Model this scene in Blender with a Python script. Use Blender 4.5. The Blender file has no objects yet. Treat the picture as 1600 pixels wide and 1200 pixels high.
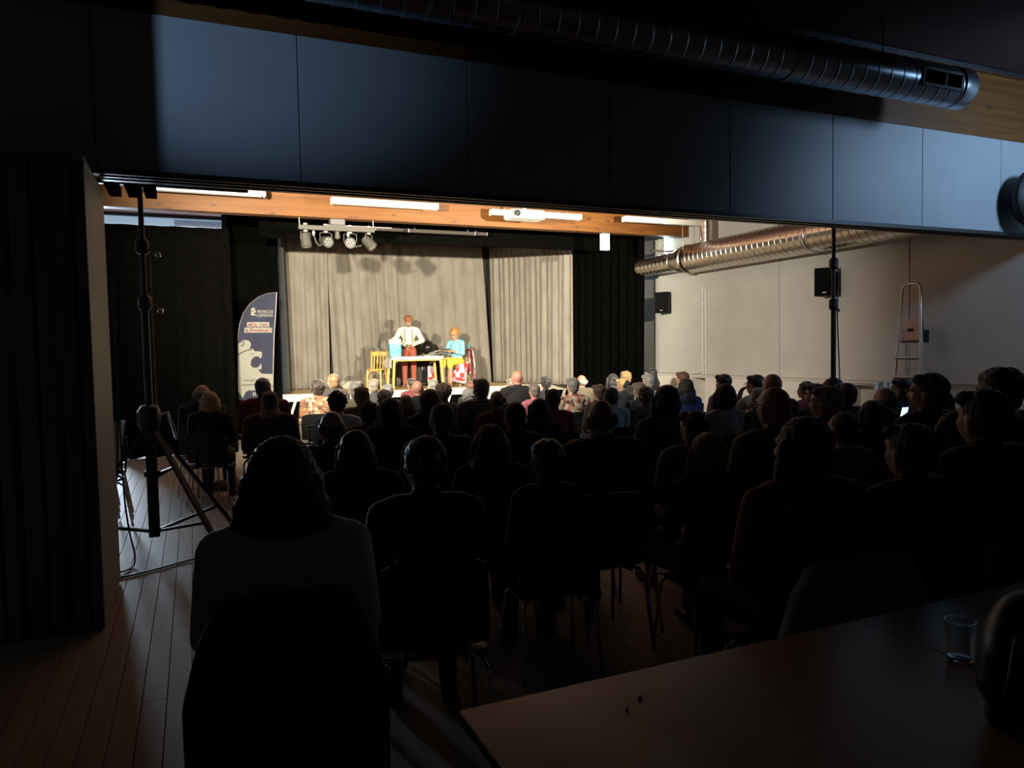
import bpy, math, random
import numpy as np
from mathutils import Vector, Matrix, Euler

S = bpy.context.scene
COL = S.collection
random.seed(7)
PI = math.pi

# ------------------------------------------------------------------ camera
CAM_H = 1.58
YAW, PITCH, ROLL, FPX = 0.411065, 0.049205, -0.018988, 1141.585      # focal length in pixels of the 1600 px wide frame
_f = np.array([math.sin(YAW)*math.cos(PITCH), math.cos(YAW)*math.cos(PITCH), -math.sin(PITCH)])
_r0 = np.array([math.cos(YAW), -math.sin(YAW), 0.0])
_u0 = np.cross(_r0, _f)
_r = math.cos(ROLL)*_r0 + math.sin(ROLL)*_u0
_u = -math.sin(ROLL)*_r0 + math.cos(ROLL)*_u0
cam_d = bpy.data.cameras.new('camera')
cam_d.sensor_fit = 'HORIZONTAL'; cam_d.sensor_width = 36.0; cam_d.lens = FPX*36.0/1600.0
cam_d.clip_start = 0.02; cam_d.clip_end = 200
cam = bpy.data.objects.new('camera', cam_d); COL.objects.link(cam)
cam.matrix_world = Matrix(((_r[0], _u[0], -_f[0], 0), (_r[1], _u[1], -_f[1], 0), (_r[2], _u[2], -_f[2], CAM_H), (0, 0, 0, 1)))
S.camera = cam

# ------------------------------------------------------------------ world, exposure, lights
S.view_settings.view_transform = 'Standard'; S.view_settings.look = 'None'
S.view_settings.exposure = 0.0; S.view_settings.gamma = 1.0; S.view_settings.use_curve_mapping = False
W = bpy.data.worlds.new('night'); S.world = W; W.use_nodes = True
W.node_tree.nodes['Background'].inputs[0].default_value = (0.5, 0.6, 0.8, 1); W.node_tree.nodes['Background'].inputs[1].default_value = 0.0

def light(name, kind, loc, target, energy, color, **kw):
    d = bpy.data.lights.new(name, kind); d.energy = energy; d.color = color
    for k, v in kw.items(): setattr(d, k, v)
    o = bpy.data.objects.new(name, d); COL.objects.link(o); o.location = loc
    o.rotation_euler = (Vector(target)-Vector(loc)).to_track_quat('-Z', 'Y').to_euler()
    return o
WARM = (1.0, 0.90, 0.70)
# the two theatre lamps on the wind-up stands behind the partition header
LAMP_A = (0.05, 6.25, 3.02); LAMP_B = (6.15, 5.95, 3.02)
light('stage_lamp_beam', 'SPOT', (LAMP_A[0]+0.05, LAMP_A[1]+0.17, LAMP_A[2]), (4.9, 17.0, 2.75), 7800, WARM, spot_size=math.radians(82), spot_blend=1.0, shadow_soft_size=0.05)
light('stage_lamp_beam', 'SPOT', (LAMP_B[0]-0.02, LAMP_B[1]+0.17, LAMP_B[2]), (4.5, 17.0, 2.75), 6000, WARM, spot_size=math.radians(77), spot_blend=1.0, shadow_soft_size=0.05)
light('added_wall_flood', 'SPOT', (LAMP_A[0]+0.47, LAMP_A[1]+0.05, LAMP_A[2]+.0), (9.15, 12.9, 1.5), 2300, (1.0, .93, .79), spot_size=math.radians(66), spot_blend=1.0, shadow_soft_size=0.05)  # added flood without a known source, brightens the right wall
light('added_recess_fill', 'AREA', (8.85, 15.6, 3.0), (9.35, 13.7, 2.2), 9, (0.62, 0.85, 0.95), shape='RECTANGLE', size=0.25, size_y=1.2)  # added bluish fill for the recess wall, hidden behind the side drape
# daylight: clerestory window behind the left drape, glass door beside it; cold spots for the unseen near-room sources
DAY = (0.44, 0.69, 1.0)
light('daylight_glass_door', 'AREA', (-2.05, 16.85, 1.7), (-0.9, 8.0, 1.2), 560, (0.66, 0.83, 1.0), shape='RECTANGLE', size=0.8, size_y=2.6)
light('daylight_clerestory', 'AREA', (-0.2, 16.85, 4.1), (0.2, 12.0, 4.0), 8, (0.62, 0.78, 1.0), shape='RECTANGLE', size=1.9, size_y=0.5)
light('near_room_lamp', 'SPOT', (8.35, 2.6, 3.9), (8.3, 5.3, 3.15), 360, DAY, spot_size=math.radians(114), spot_blend=1.0, shadow_soft_size=0.30)
light('wall_lamp_beam', 'SPOT', (-2.55, 2.72, 3.35), (0.25, 5.3, 3.62), 220, DAY, spot_size=math.radians(31), spot_blend=1.0, shadow_soft_size=0.02)

# ------------------------------------------------------------------ helpers
def ray(x, y):
    return _f + _r*((x-800)/FPX) - _u*((y-600)/FPX)
def at(x, y, X=None, Y=None, Z=None, d=None):
    v = ray(x, y)
    t = d if d is not None else X/v[0] if X is not None else Y/v[1] if Y is not None else (Z-CAM_H)/v[2]
    return Vector((v[0]*t, v[1]*t, CAM_H+v[2]*t))

class MB:
    def __init__(s): s.v = []; s.f = []; s.m = []; s.cm = 0
    def add(s, vs, fs):
        o = len(s.v); s.v += [tuple(p) for p in vs]; s.f += [tuple(i+o for i in f) for f in fs]; s.m += [s.cm]*len(fs); return s
    def box(s, a, b, bev=0.0):
        (x0, y0, z0), (x1, y1, z1) = a, b
        if bev <= 0:
            vs = [(x, y, z) for z in (z0, z1) for y in (y0, y1) for x in (x0, x1)]
            return s.add(vs, [(0, 2, 3, 1), (4, 5, 7, 6), (0, 1, 5, 4), (2, 6, 7, 3), (0, 4, 6, 2), (1, 3, 7, 5)])
        c = min(bev, (x1-x0)*.49, (y1-y0)*.49, (z1-z0)*.49)
        def ring(i, z):
            X0, X1, Y0, Y1 = x0+i, x1-i, y0+i, y1-i; k = c
            return [(X0+k, Y0, z), (X1-k, Y0, z), (X1, Y0+k, z), (X1, Y1-k, z), (X1-k, Y1, z), (X0+k, Y1, z), (X0, Y1-k, z), (X0, Y0+k, z)]
        R = [[(x0+2*c if 0 else p[0], p[1], p[2]) for p in ring(c*.6, z0)], ring(0, z0+c), ring(0, z1-c), ring(c*.6, z1)]
        vs = sum(R, []); fs = [tuple(range(7, -1, -1)), tuple(range(24, 32))]
        for r in range(3):
            for i in range(8):
                j = (i+1) % 8; fs.append((r*8+i, r*8+j, r*8+8+j, r*8+8+i))
        return s.add(vs, fs)
    def tube(s, pts, r, n=10, cap=True, closed=False):
        pts = [Vector(p) for p in pts]; m = len(pts); rs = r if isinstance(r, (list, tuple)) else [r]*m
        vs = []; prev = None
        for i, p in enumerate(pts):
            a = pts[i-1] if i or closed else p; b = pts[(i+1) % m] if i < m-1 or closed else p
            t = (b-a).normalized() if (b-a).length > 1e-9 else Vector((0, 0, 1))
            if prev is None:
                q = Vector((0, 0, 1)) if abs(t.z) < .9 else Vector((1, 0, 0)); n1 = t.cross(q).normalized()
            else:
                n1 = (prev - t*prev.dot(t)); n1 = n1.normalized() if n1.length > 1e-6 else t.orthogonal().normalized()
            prev = n1; n2 = t.cross(n1)
            for k in range(n):
                a_ = 2*PI*k/n; vs.append(p+(n1*math.cos(a_)+n2*math.sin(a_))*rs[i])
        fs = []
        for i in range(m if closed else m-1):
            i2 = (i+1) % m
            for k in range(n):
                k2 = (k+1) % n; fs.append((i*n+k, i*n+k2, i2*n+k2, i2*n+k))
        if cap and not closed: fs += [tuple(range(n-1, -1, -1)), tuple((m-1)*n+k for k in range(n))]
        return s.add(vs, fs)
    def bar(s, a, b, w, h, up=(0, 0, 1)):
        a, b = Vector(a), Vector(b); t = (b-a).normalized(); u = Vector(up)
        if abs(t.dot(u)) > .98: u = Vector((0, 1, 0))
        x = t.cross(u).normalized(); y = x.cross(t)
        vs = [p+x*(i*w/2)+y*(j*h/2) for p in (a, b) for i, j in ((-1, -1), (1, -1), (1, 1), (-1, 1))]
        return s.add(vs, [(3, 2, 1, 0), (4, 5, 6, 7), (0, 1, 5, 4), (1, 2, 6, 5), (2, 3, 7, 6), (3, 0, 4, 7)])
    def lathe(s, prof, n=20, c=(0, 0, 0), axis=None):
        """prof: (radius, height) pairs from bottom to top about the z axis (or axis) through c"""
        M = Vector(axis).to_track_quat('Z', 'Y').to_matrix() if axis else Matrix.Identity(3)
        c = Vector(c); vs = []
        for r, h in prof:
            for k in range(n): vs.append(c+M@Vector((r*math.cos(2*PI*k/n), r*math.sin(2*PI*k/n), h)))
        fs = []
        for i in range(len(prof)-1):
            for k in range(n): fs.append((i*n+k, i*n+(k+1) % n, (i+1)*n+(k+1) % n, (i+1)*n+k))
        fs += [tuple(range(n-1, -1, -1)), tuple((len(prof)-1)*n+k for k in range(n))]
        return s.add(vs, fs)
    def grid(s, P, close_u=False):
        """P[i][j] points -> quads"""
        nu, nv = len(P), len(P[0]); vs = [p for row in P for p in row]; fs = []
        for i in range(nu if close_u else nu-1):
            for j in range(nv-1):
                i2 = (i+1) % nu; fs.append((i*nv+j, i2*nv+j, i2*nv+j+1, i*nv+j+1))
        return s.add(vs, fs)
    def prism(s, poly, a, b, plane='XZ'):
        """extrude a 2-D outline (list of pairs) between two depths along the plane's normal"""
        n = len(poly)
        mk = (lambda p, d: (p[0], d, p[1])) if plane == 'XZ' else (lambda p, d: (d, p[0], p[1])) if plane == 'YZ' else (lambda p, d: (p[0], p[1], d))
        vs = [mk(p, a) for p in poly]+[mk(p, b) for p in poly]
        return s.add(vs, [tuple(range(n)), tuple(range(2*n-1, n-1, -1))]+[(i, i+n, (i+1) % n+n, (i+1) % n) for i in range(n)])
    def mesh(s, name, mats, smooth=False):
        me = bpy.data.meshes.new(name); me.from_pydata(s.v, [], s.f)
        for m in (mats if isinstance(mats, (list, tuple)) else [mats]): me.materials.append(m)
        me.polygons.foreach_set('material_index', s.m)
        import bmesh
        bm = bmesh.new(); bm.from_mesh(me); bmesh.ops.recalc_face_normals(bm, faces=bm.faces); bm.to_mesh(me); bm.free()
        if smooth:
            me.polygons.foreach_set('use_smooth', [True]*len(me.polygons))
            if smooth is not True:
                try: me.set_sharp_from_angle(angle=math.radians(smooth))
                except Exception: pass
        me.update(); return me
    def build(s, name, mats, parent=None, smooth=False):
        return link(name, s.mesh(name, mats, smooth), parent)

def link(name, me, parent=None):
    o = bpy.data.objects.new(name, me); COL.objects.link(o)
    if parent is not None: o.parent = parent
    return o
def tag(o, label=None, cat=None, group=None, kind=None):
    if label: o['label'] = label
    if cat: o['category'] = cat
    if group: o['group'] = group
    if kind: o['kind'] = kind
    return o
def thing(name, loc, label, cat, group=None, rotz=0.0):
    o = bpy.data.objects.new(name, None); COL.objects.link(o); o.empty_display_size = 0.1
    o.location = loc; o.rotation_euler = (0, 0, rotz)
    return tag(o, label, cat, group)
def struct(o): o['kind'] = 'structure'; return o

# ------------------------------------------------------------------ materials
MATS = {}
def mat(name, col, rough=0.6, metal=0.0, var=0.0, vscale=8.0, bump=0.0, bscale=60.0, sheen=0.0, emit=None, estr=0.0, stretch=None, spec=0.5, trans=0.0):
    if name in MATS: return MATS[name]
    m = bpy.data.materials.new(name); m.use_nodes = True; nt = m.node_tree; b = nt.nodes['Principled BSDF']
    b.inputs['Base Color'].default_value = (*col, 1); b.inputs['Roughness'].default_value = rough; b.inputs['Metallic'].default_value = metal
    b.inputs['Specular IOR Level'].default_value = spec
    if sheen: b.inputs['Sheen Weight'].default_value = sheen; b.inputs['Sheen Roughness'].default_value = 0.4
    if emit: b.inputs['Emission Color'].default_value = (*emit, 1); b.inputs['Emission Strength'].default_value = estr
    if trans: b.inputs['Transmission Weight'].default_value = trans
    tc = nt.nodes.new('ShaderNodeTexCoord'); src = tc.outputs['Object']
    if stretch:
        mp = nt.nodes.new('ShaderNodeMapping'); mp.inputs['Scale'].default_value = stretch
        nt.links.new(src, mp.inputs[0]); src = mp.outputs[0]
    if var:
        n = nt.nodes.new('ShaderNodeTexNoise'); n.inputs['Scale'].default_value = vscale; n.inputs['Detail'].default_value = 5
        r = nt.nodes.new('ShaderNodeValToRGB')
        r.color_ramp.elements[0].position = .3; r.color_ramp.elements[1].position = .7
        r.color_ramp.elements[0].color = (*[c*(1-var) for c in col], 1); r.color_ramp.elements[1].color = (*[min(1, c*(1+var)) for c in col], 1)
        nt.links.new(src, n.inputs['Vector']); nt.links.new(n.outputs['Fac'], r.inputs[0]); nt.links.new(r.outputs[0], b.inputs['Base Color'])
    if bump:
        n2 = nt.nodes.new('ShaderNodeTexNoise'); n2.inputs['Scale'].default_value = bscale; n2.inputs['Detail'].default_value = 3
        bp = nt.nodes.new('ShaderNodeBump'); bp.inputs['Strength'].default_value = bump; bp.inputs['Distance'].default_value = .01
        nt.links.new(src, n2.inputs['Vector']); nt.links.new(n2.outputs['Fac'], bp.inputs['Height']); nt.links.new(bp.outputs[0], b.inputs['Normal'])
    MATS[name] = m; return m

def wood(name, light_c, dark_c, axis=0, rough=0.5, scale=1.0, knots=True, knot_c=(0.05, 0.02, 0.01)):
    if name in MATS: return MATS[name]
    m = bpy.data.materials.new(name); m.use_nodes = True; nt = m.node_tree; b = nt.nodes['Principled BSDF']; N = nt.nodes.new; L = nt.links.new
    tc = N('ShaderNodeTexCoord'); mp = N('ShaderNodeMapping'); sc = [9*scale]*3; sc[axis] = 0.5*scale; mp.inputs['Scale'].default_value = sc
    L(tc.outputs['Object'], mp.inputs[0])
    n = N('ShaderNodeTexNoise'); n.inputs['Scale'].default_value = 2.2; n.inputs['Detail'].default_value = 6; n.inputs['Distortion'].default_value = .6
    L(mp.outputs[0], n.inputs['Vector'])
    r = N('ShaderNodeValToRGB'); r.color_ramp.elements[0].position = .32; r.color_ramp.elements[1].position = .68
    r.color_ramp.elements[0].color = (*dark_c, 1); r.color_ramp.elements[1].color = (*light_c, 1); L(n.outputs['Fac'], r.inputs[0])
    out = r.outputs[0]
    if knots:
        mp2 = N('ShaderNodeMapping'); s2 = [8.0]*3; s2[axis] = 3.0; mp2.inputs['Scale'].default_value = s2; L(tc.outputs['Object'], mp2.inputs[0])
        v = N('ShaderNodeTexVoronoi'); v.inputs['Scale'].default_value = 1.0; L(mp2.outputs[0], v.inputs['Vector'])
        r2 = N('ShaderNodeValToRGB'); r2.color_ramp.elements[0].position = .10; r2.color_ramp.elements[1].position = .19
        r2.color_ramp.elements[0].color = (1, 1, 1, 1); r2.color_ramp.elements[1].color = (0, 0, 0, 1); L(v.outputs['Distance'], r2.inputs[0])
        mx = N('ShaderNodeMix'); mx.data_type = 'RGBA'; L(r2.outputs[0], mx.inputs[0]); L(out, mx.inputs[6]); mx.inputs[7].default_value = (*knot_c, 1)
        out = mx.outputs[2]
    L(out, b.inputs['Base Color']); b.inputs['Roughness'].default_value = rough; b.inputs['Specular IOR Level'].default_value = .3
    MATS[name] = m; return m

def pattern(name, cols, kind='voronoi', scale=30.0, rough=0.85, axis='Z', metric=None):
    """printed cloth: several colours in a voronoi, stripe or check pattern"""
    if name in MATS: return MATS[name]
    m = bpy.data.materials.new(name); m.use_nodes = True; nt = m.node_tree; b = nt.nodes['Principled BSDF']; N = nt.nodes.new; L = nt.links.new
    tc = N('ShaderNodeTexCoord'); r = N('ShaderNodeValToRGB'); r.color_ramp.interpolation = 'CONSTANT'
    while len(r.color_ramp.elements) < len(cols): r.color_ramp.elements.new(.5)
    for i, c in enumerate(cols):
        r.color_ramp.elements[i].position = i/len(cols); r.color_ramp.elements[i].color = (*c, 1)
    if kind == 'voronoi':
        v = N('ShaderNodeTexVoronoi'); v.inputs['Scale'].default_value = scale; L(tc.outputs['Object'], v.inputs['Vector'])
        if metric: v.distance = metric; v.inputs['Randomness'].default_value = .35
        sp = N('ShaderNodeSeparateColor'); L(v.outputs['Color'], sp.inputs[0]); L(sp.outputs[0], r.inputs[0])
    elif kind == 'stripe':
        w = N('ShaderNodeTexWave'); w.bands_direction = axis; w.inputs['Scale'].default_value = scale; w.inputs['Distortion'].default_value = 1.0
        L(tc.outputs['Object'], w.inputs['Vector']); L(w.outputs['Fac'], r.inputs[0])
    else:
        w = N('ShaderNodeTexWave'); w.bands_direction = 'X'; w.inputs['Scale'].default_value = scale; w2 = N('ShaderNodeTexWave'); w2.bands_direction = 'Z'; w2.inputs['Scale'].default_value = scale
        L(tc.outputs['Object'], w.inputs['Vector']); L(tc.outputs['Object'], w2.inputs['Vector'])
        a = N('ShaderNodeMath'); a.operation = 'ADD'; L(w.outputs['Fac'], a.inputs[0]); L(w2.outputs['Fac'], a.inputs[1])
        h = N('ShaderNodeMath'); h.operation = 'MULTIPLY'; h.inputs[1].default_value = .5; L(a.outputs[0], h.inputs[0]); L(h.outputs[0], r.inputs[0])
    L(r.outputs[0], b.inputs['Base Color']); b.inputs['Roughness'].default_value = rough
    MATS[name] = m; return m

M_floor = wood('floor_boards', (0.36, 0.30, 0.235), (0.26, 0.215, 0.165), axis=1, rough=0.6, scale=.8, knots=False)
M_gap = mat('board_gap', (0.02, 0.018, 0.015), 0.9)
M_beam = wood('glulam_spruce', (0.135, 0.050, 0.006), (0.085, 0.028, 0.003), axis=0, rough=0.55)
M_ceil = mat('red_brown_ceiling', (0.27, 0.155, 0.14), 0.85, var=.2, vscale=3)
M_ceil_shade = mat('shaded_red_ceiling', (0.045, 0.012, 0.012), 0.85, var=.2, vscale=3)  # near-room ceiling: its dimness is put into a darker copy of the red
M_wallr = mat('beige_painted_wall', (0.49, 0.475, 0.43), 0.75, var=.05, vscale=2.5, bump=.05, bscale=30)
M_hdr = mat('grey_laminate_panel', (0.30, 0.325, 0.36), 0.48, var=.03, vscale=4)
M_track = mat('dark_aluminium_track', (0.05, 0.05, 0.055), 0.4, metal=.6)
M_dark = mat('black_paint', (0.012, 0.012, 0.013), 0.6)
M_stack = mat('partition_edge', (0.10, 0.105, 0.115), 0.6, var=.08)
M_stackface = mat('partition_face', (0.36, 0.34, 0.29), 0.6, var=.05)
M_cloth = mat('grey_stage_curtain', (0.215, 0.195, 0.16), 0.95, var=.16, vscale=5, bump=.25, bscale=160, sheen=.15, stretch=(1, 1, .35))
M_black = mat('black_drape', (0.0019, 0.0018, 0.0016), 0.95, var=.2, bump=.2, bscale=120, spec=.0)
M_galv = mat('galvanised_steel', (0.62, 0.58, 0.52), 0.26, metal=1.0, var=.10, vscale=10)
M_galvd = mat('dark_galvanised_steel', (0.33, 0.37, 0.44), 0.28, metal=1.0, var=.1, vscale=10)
M_white = mat('white_enamel', (0.80, 0.78, 0.72), 0.5)
M_whiteb = mat('white_board', (0.66, 0.62, 0.55), 0.6, var=.05)
M_chrome = mat('chrome', (0.75, 0.74, 0.72), 0.18, metal=1.0)
M_alu = mat('brushed_aluminium', (0.58, 0.56, 0.52), 0.35, metal=.9)
M_plastic = mat('black_plastic', (0.007, 0.007, 0.0075), 0.5, spec=.3)
M_blacksteel = mat('black_powder_coat', (0.014, 0.014, 0.015), 0.45)
M_table = wood('beech_laminate', (0.36, 0.25, 0.16), (0.33, 0.225, 0.14), axis=0, rough=0.30, scale=.6, knots=False)
M_edge = mat('table_edge_band', (0.10, 0.075, 0.055), 0.5)
# ------------------------------------------------------------------ the setting
XL, XR, YB, YF, ZC = -3.0, 9.15, -3.0, 18.5, 4.5
HY, HZ0, HZ1 = 5.3, 2.73, 3.765                      # header: front face, underside, top
# floor: a sub-floor with boards running towards the stage
fl = struct(MB().box((XL-.2, YB-.2, -.10), (XR+.4, YF+.2, -.014)).build('floor', M_gap))
PW = 0.105; random.seed(3)
plank_me = {}
def plank_mesh(L):
    k = round(L, 2)
    if k not in plank_me: plank_me[k] = MB().box((0.0012, 0, -.014), (PW-.0022, k-.002, 0), .0016).mesh('plank', M_floor)
    return plank_me[k]
rest = MB()
x = -0.27-PW*26; i = 0
while x < XR:
    near = -1.65 < x < 1.05
    if near:
        y = -0.2-random.random()*2.0
        while y < 12.6:
            L = random.choice((2.2, 2.8, 3.4))
            p = link('plank', plank_mesh(L), fl); p.location = (x, y, 0); y += L
    else:
        rest.box((x+.0012, YB, -.014), (x+PW-.0022, YF, 0))
    x += PW
for x0, x1 in ((-1.65, 1.05),):
    x = -0.27-PW*26
    while x < XR:
        if x0 < x < x1: rest.box((x+.0012, 14.2, -.014), (x+PW-.0022, YF, 0)); rest.box((x+.0012, YB, -.014), (x+PW-.0022, -2.4, 0))
        x += PW
rb = rest.build('floor_boards', M_floor, fl); rb['kind'] = 'stuff'

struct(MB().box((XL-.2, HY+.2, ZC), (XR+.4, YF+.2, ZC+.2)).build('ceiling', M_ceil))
struct(MB().box((XL-.2, YB-.2, ZC), (XR+.4, HY+.2, ZC+.2)).build('ceiling', M_ceil_shade))
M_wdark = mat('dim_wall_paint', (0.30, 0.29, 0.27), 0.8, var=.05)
# right wall: plain backing plus the panels seen in the photo, each panel a piece
wr = struct(MB().box((XR, YB, 0), (XR+.2, 13.05, ZC)).build('wall_right', M_wallr))
ys = [4.66, 7.11, 9.56, 12.01, 13.05]
for a, b in zip(ys[:-1], ys[1:]):
    link('panel', MB().box((XR-.022, a+.006, 1.0), (XR, b-.006, ZC), .004).mesh('panel', M_wallr), wr)
struct(MB().box((XR+.2, 13.05, 0), (XR+.4, YF, ZC)).build('wall_recess', M_wallr))
wl = struct(MB().box((XL-.2, YB, 0), (XL, YF, ZC)).build('wall_left', M_wdark))
struct(MB().box((XL, YB-.2, 0), (XR, YB, ZC)).build('wall_rear', M_wdark))
struct(MB().box((XL, YF, 0), (XR+.4, YF+.2, ZC)).build('wall_back', M_dark))
# left part of the back wall with the clerestory window
wb = MB(); WY = 16.95; wx0, wx1, wz0, wz1 = -2.2, 0.79, 3.75, 4.44
gx0, gx1 = -2.5, -1.6; wb.box((XL, WY, 0), (gx0, WY+.2, wz0)); wb.box((gx1, WY, 0), (1.68, WY+.2, wz0)); wb.box((gx0, WY, 3.1), (gx1, WY+.2, wz0)); wb.box((XL, WY, wz1), (1.68, WY+.2, ZC)); wb.box((XL, WY, wz0), (wx0, WY+.2, wz1)); wb.box((wx1, WY, wz0), (1.68, WY+.2, wz1))
struct(wb.build('wall_clerestory', M_dark))
M_sky = mat('daylight_pane', (0.05, 0.06, 0.07), 0.2, emit=(0.36, 0.50, 0.66), estr=0.75)
M_sky2 = mat('shaded_pane', (0.05, 0.06, 0.07), 0.2, emit=(0.14, 0.19, 0.27), estr=0.75)
wn = struct(MB().box((wx0, WY+.12, wz0), (wx1, WY+.14, wz1)).build('window_1', M_sky))
MB().box((wx0, WY+.02, wz0), (wx1, WY+.10, wz0+.04)).build('window_sill', M_dark, wn)
tag(MB().box((wx0+1.95, WY+.08, 4.28), (wx1, WY+.11, 4.41)).build('blind', M_sky2, wn), 'half drawn grey blind')
for k in range(3): MB().box((.47+.11*k, WY+.08, 4.12), (.50+.11*k, WY+.11, 4.28)).build('blind_slat', M_sky2, wn)
gd = struct(MB().box((gx0, WY+.12, .06), (gx1, WY+.14, 3.1)).build('door_1', M_sky))
for a_, b_ in ((gx0, gx0+.05), ((gx0+gx1)/2-.03, (gx0+gx1)/2+.03), (gx1-.05, gx1)): MB().box((a_, WY+.06, 0), (b_, WY+.12, 3.1)).build('door_frame', M_dark, gd)
# unseen blocker off to the left, added to cut the light patch on the header
struct(MB().box((XL, 3.7, 0), (-1.62, 4.0, ZC), .01).build('wall_light_blocker', M_wdark))

# partition header: 1.25 m panels on a frame, track below
hd = struct(MB().box((XL, HY+.03, HZ0+.02), (XR, HY+.17, HZ1)).build('wall_header', M_dark))
xs = [-3.0, -1.76, -0.51, 0.74, 1.99, 3.235, 4.485, 5.735, 6.985, 8.235, XR]
for a, b in zip(xs[:-1], xs[1:]):
    MB().box((a+.003, HY, HZ0+.03), (b-.003, HY+.03, HZ1-.002), .003).build('panel', M_hdr, hd)
for y0, y1, z0, z1 in ((HY-.012, HY+.02, HZ0-.005, HZ0+.032), (HY+.045, HY+.07, HZ0-.012, HZ0+.02), (HY+.13, HY+.18, HZ0-.012, HZ0+.03)):
    MB().box((-.5, y0, z0), (XR, y1, z1)).build('track_rail', M_track, hd)
MB().box((XL, HY-.012, HZ0-.005), (-.5, HY+.02, HZ0+.032)).build('track_rail', M_track, hd)
# pocket rails above the parked panels
for xx in (-.50, -.38, -.27):
    MB().box((xx, HY+.17, HZ0-.01), (xx+.075, 6.0, HZ0+.05)).build('track_rail', M_black, hd)

# glulam beams
bm1 = MB().box((XL, HY+.01, HZ1), (XR, HY+.21, ZC), .004).build('trim_1', M_beam); struct(bm1)
bm2 = MB().box((XL, 12.0, 3.72), (9.14, 12.2, ZC), .006).build('trim_2', M_beam); struct(bm2)
# perforated steel rail along the top of the near beam
pr = thing('perforated_rail', (3.2, HY-.03, ZC-.055), 'perforated steel rail along the top of the near wooden beam', 'rail')
rm = MB().box((0, -.02, 0), (5.4, .02, .04))
rm.build('channel', M_galvd, pr)
sl = MB()
for k in range(108): sl.box((.02+k*.05, -.023, .012), (.045+k*.05, -.0195, .028))
sl.build('slots', M_dark, pr)

# folded partition: panels parked edge-on at the left of the opening
fp = thing('folding_partition', (-0.52, 4.76, 0), 'grey folding partition panels parked edge-on at the left of the opening', 'partition')
px = 0.0; random.seed(5)
for k in range(14):
    w = (0.062, 0.085, .075, .095, .070)[k % 5]
    m = M_stackface if k == 0 else M_stack
    mb = MB(); mb.box((px-w+.010, 0.0, .012), (px, .99, HZ0-.02), .006)
    mb.build('panel', [m], fp)
    mb = MB(); mb.box((px-w+.004, .02, .02), (px-w+.010, .97, HZ0-.03)); mb.build('seal_strip', M_dark, fp)
    if k == 0:
        MB().box((-.056, -.012, .012), (-.002, 0.0, HZ0-.06)).build('edge_profile', M_stack, fp)
        MB().box((-.008, .0, HZ0-.085), (.004, .99, HZ0-.06)).build('top_strip', M_white, fp)
    px -= w+.012+(.02 if k % 2 else 0)

# ------------------------------------------------------------------ stage
ST, SY0, SY1, SX0, SX1 = 0.68, 16.1, 18.3, 1.72, 8.75
M_deck = wood('stage_deck', (0.60, 0.45, 0.27), (0.50, 0.36, 0.20), axis=0, rough=.55, knots=False)
M_fascia = mat('stage_fascia', (0.72, 0.66, 0.50), .6)
sg = thing('stage_platform', ((SX0+SX1)/2, SY0, 0), 'low pale wooden stage platform on splayed white legs', 'stage')
hw = (SX1-SX0)/2
for k in range(7):
    a = -hw+k*(2*hw/7); b = a+2*hw/7
    MB().box((a+.003, .03, ST-.03), (b-.003, SY1-SY0, ST), .002).build('deck_board', M_deck, sg)
    MB().box((a+.002, 0, ST-.155), (b-.002, .03, ST-.045), .003).build('fascia_board', M_fascia, sg)
    MB().box((a+.002, .0, ST-.042), (b-.002, .03, ST-.002), .003).build('nosing', M_fascia, sg)
    for q in (.08, .55):
        MB().bar((a+q+.18, .05, ST-.155), (a+q, .05, 0), .05, .05).build('leg', M_whiteb, sg)
MB().box((-hw, .3, 0.02), (hw, .34, ST-.05)).build('skirt', M_black, sg)

def curtain(name, xl, xr, z0, z1, y, label, m, pitch=.20, amp=.045, seed=1, slant=None, parent=None, group='stage curtains'):
    """pleated cloth between two edges; xl and xr are (bottom, top) points in plan: (X, Y)"""
    rnd = random.Random(seed); (al, bl), (ar, br) = xl, xr
    Lm = (Vector(ar)-Vector(al)).length; nu = max(24, int(Lm*34)); nz = 18
    ph = [rnd.uniform(0, 6.28) for _ in range(6)]; fr = [rnd.uniform(.75, 1.35)/pitch*2*PI*k for k in (1, .47, .21, 1.9, .08, .9)]
    P = []
    for i in range(nu+1):
        u = i/nu; row = []
        for j in range(nz+1):
            t = j/nz
            e0 = Vector(al).lerp(Vector(bl), t); e1 = Vector(ar).lerp(Vector(br), t); p = e0.lerp(e1, u); d = (e1-e0).normalized(); n = Vector((d.y, -d.x))
            s = u*Lm+.02*math.sin(3*t+ph[4])
            w = math.sin(fr[0]*s+ph[0]+.5*math.sin(fr[2]*s+ph[2])*(1-t)) + .6*math.sin(fr[1]*s+ph[1]+.8*t) + .35*math.sin(fr[3]*s+ph[3]+1.5*t)*(1-.5*t)
            w = w*amp*(.75+.35*math.sin(fr[4]*s+ph[5]))*(1.15-.55*t)
            row.append((p.x+n.x*w, p.y+n.y*w, z0+(z1-z0)*t+(.012*math.sin(fr[0]*s) if j == 0 else 0)))
        P.append(row)
    o = MB().grid(P).build(name, m, parent, smooth=True)
    md = o.modifiers.new('thickness', 'SOLIDIFY'); md.thickness = .008
    if parent is None: tag(o, label, 'curtain', group)
    return o
CY = 18.15
def cx(px, py=500, Y=CY): return at(px, py, Y=Y).x
TOPZ = 4.28
def e(pb, pt, Y0=CY, Y1=CY): return ((cx(pb, 595, Y0), Y0), (cx(pt, 400, Y1), Y1))
curtain('stage_curtain', e(449, 446), e(515, 512), ST+.01, TOPZ, CY, 'leftmost grey curtain panel at the back of the stage, ending at the dark slit', M_cloth, seed=2, pitch=.26, amp=.07)
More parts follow.
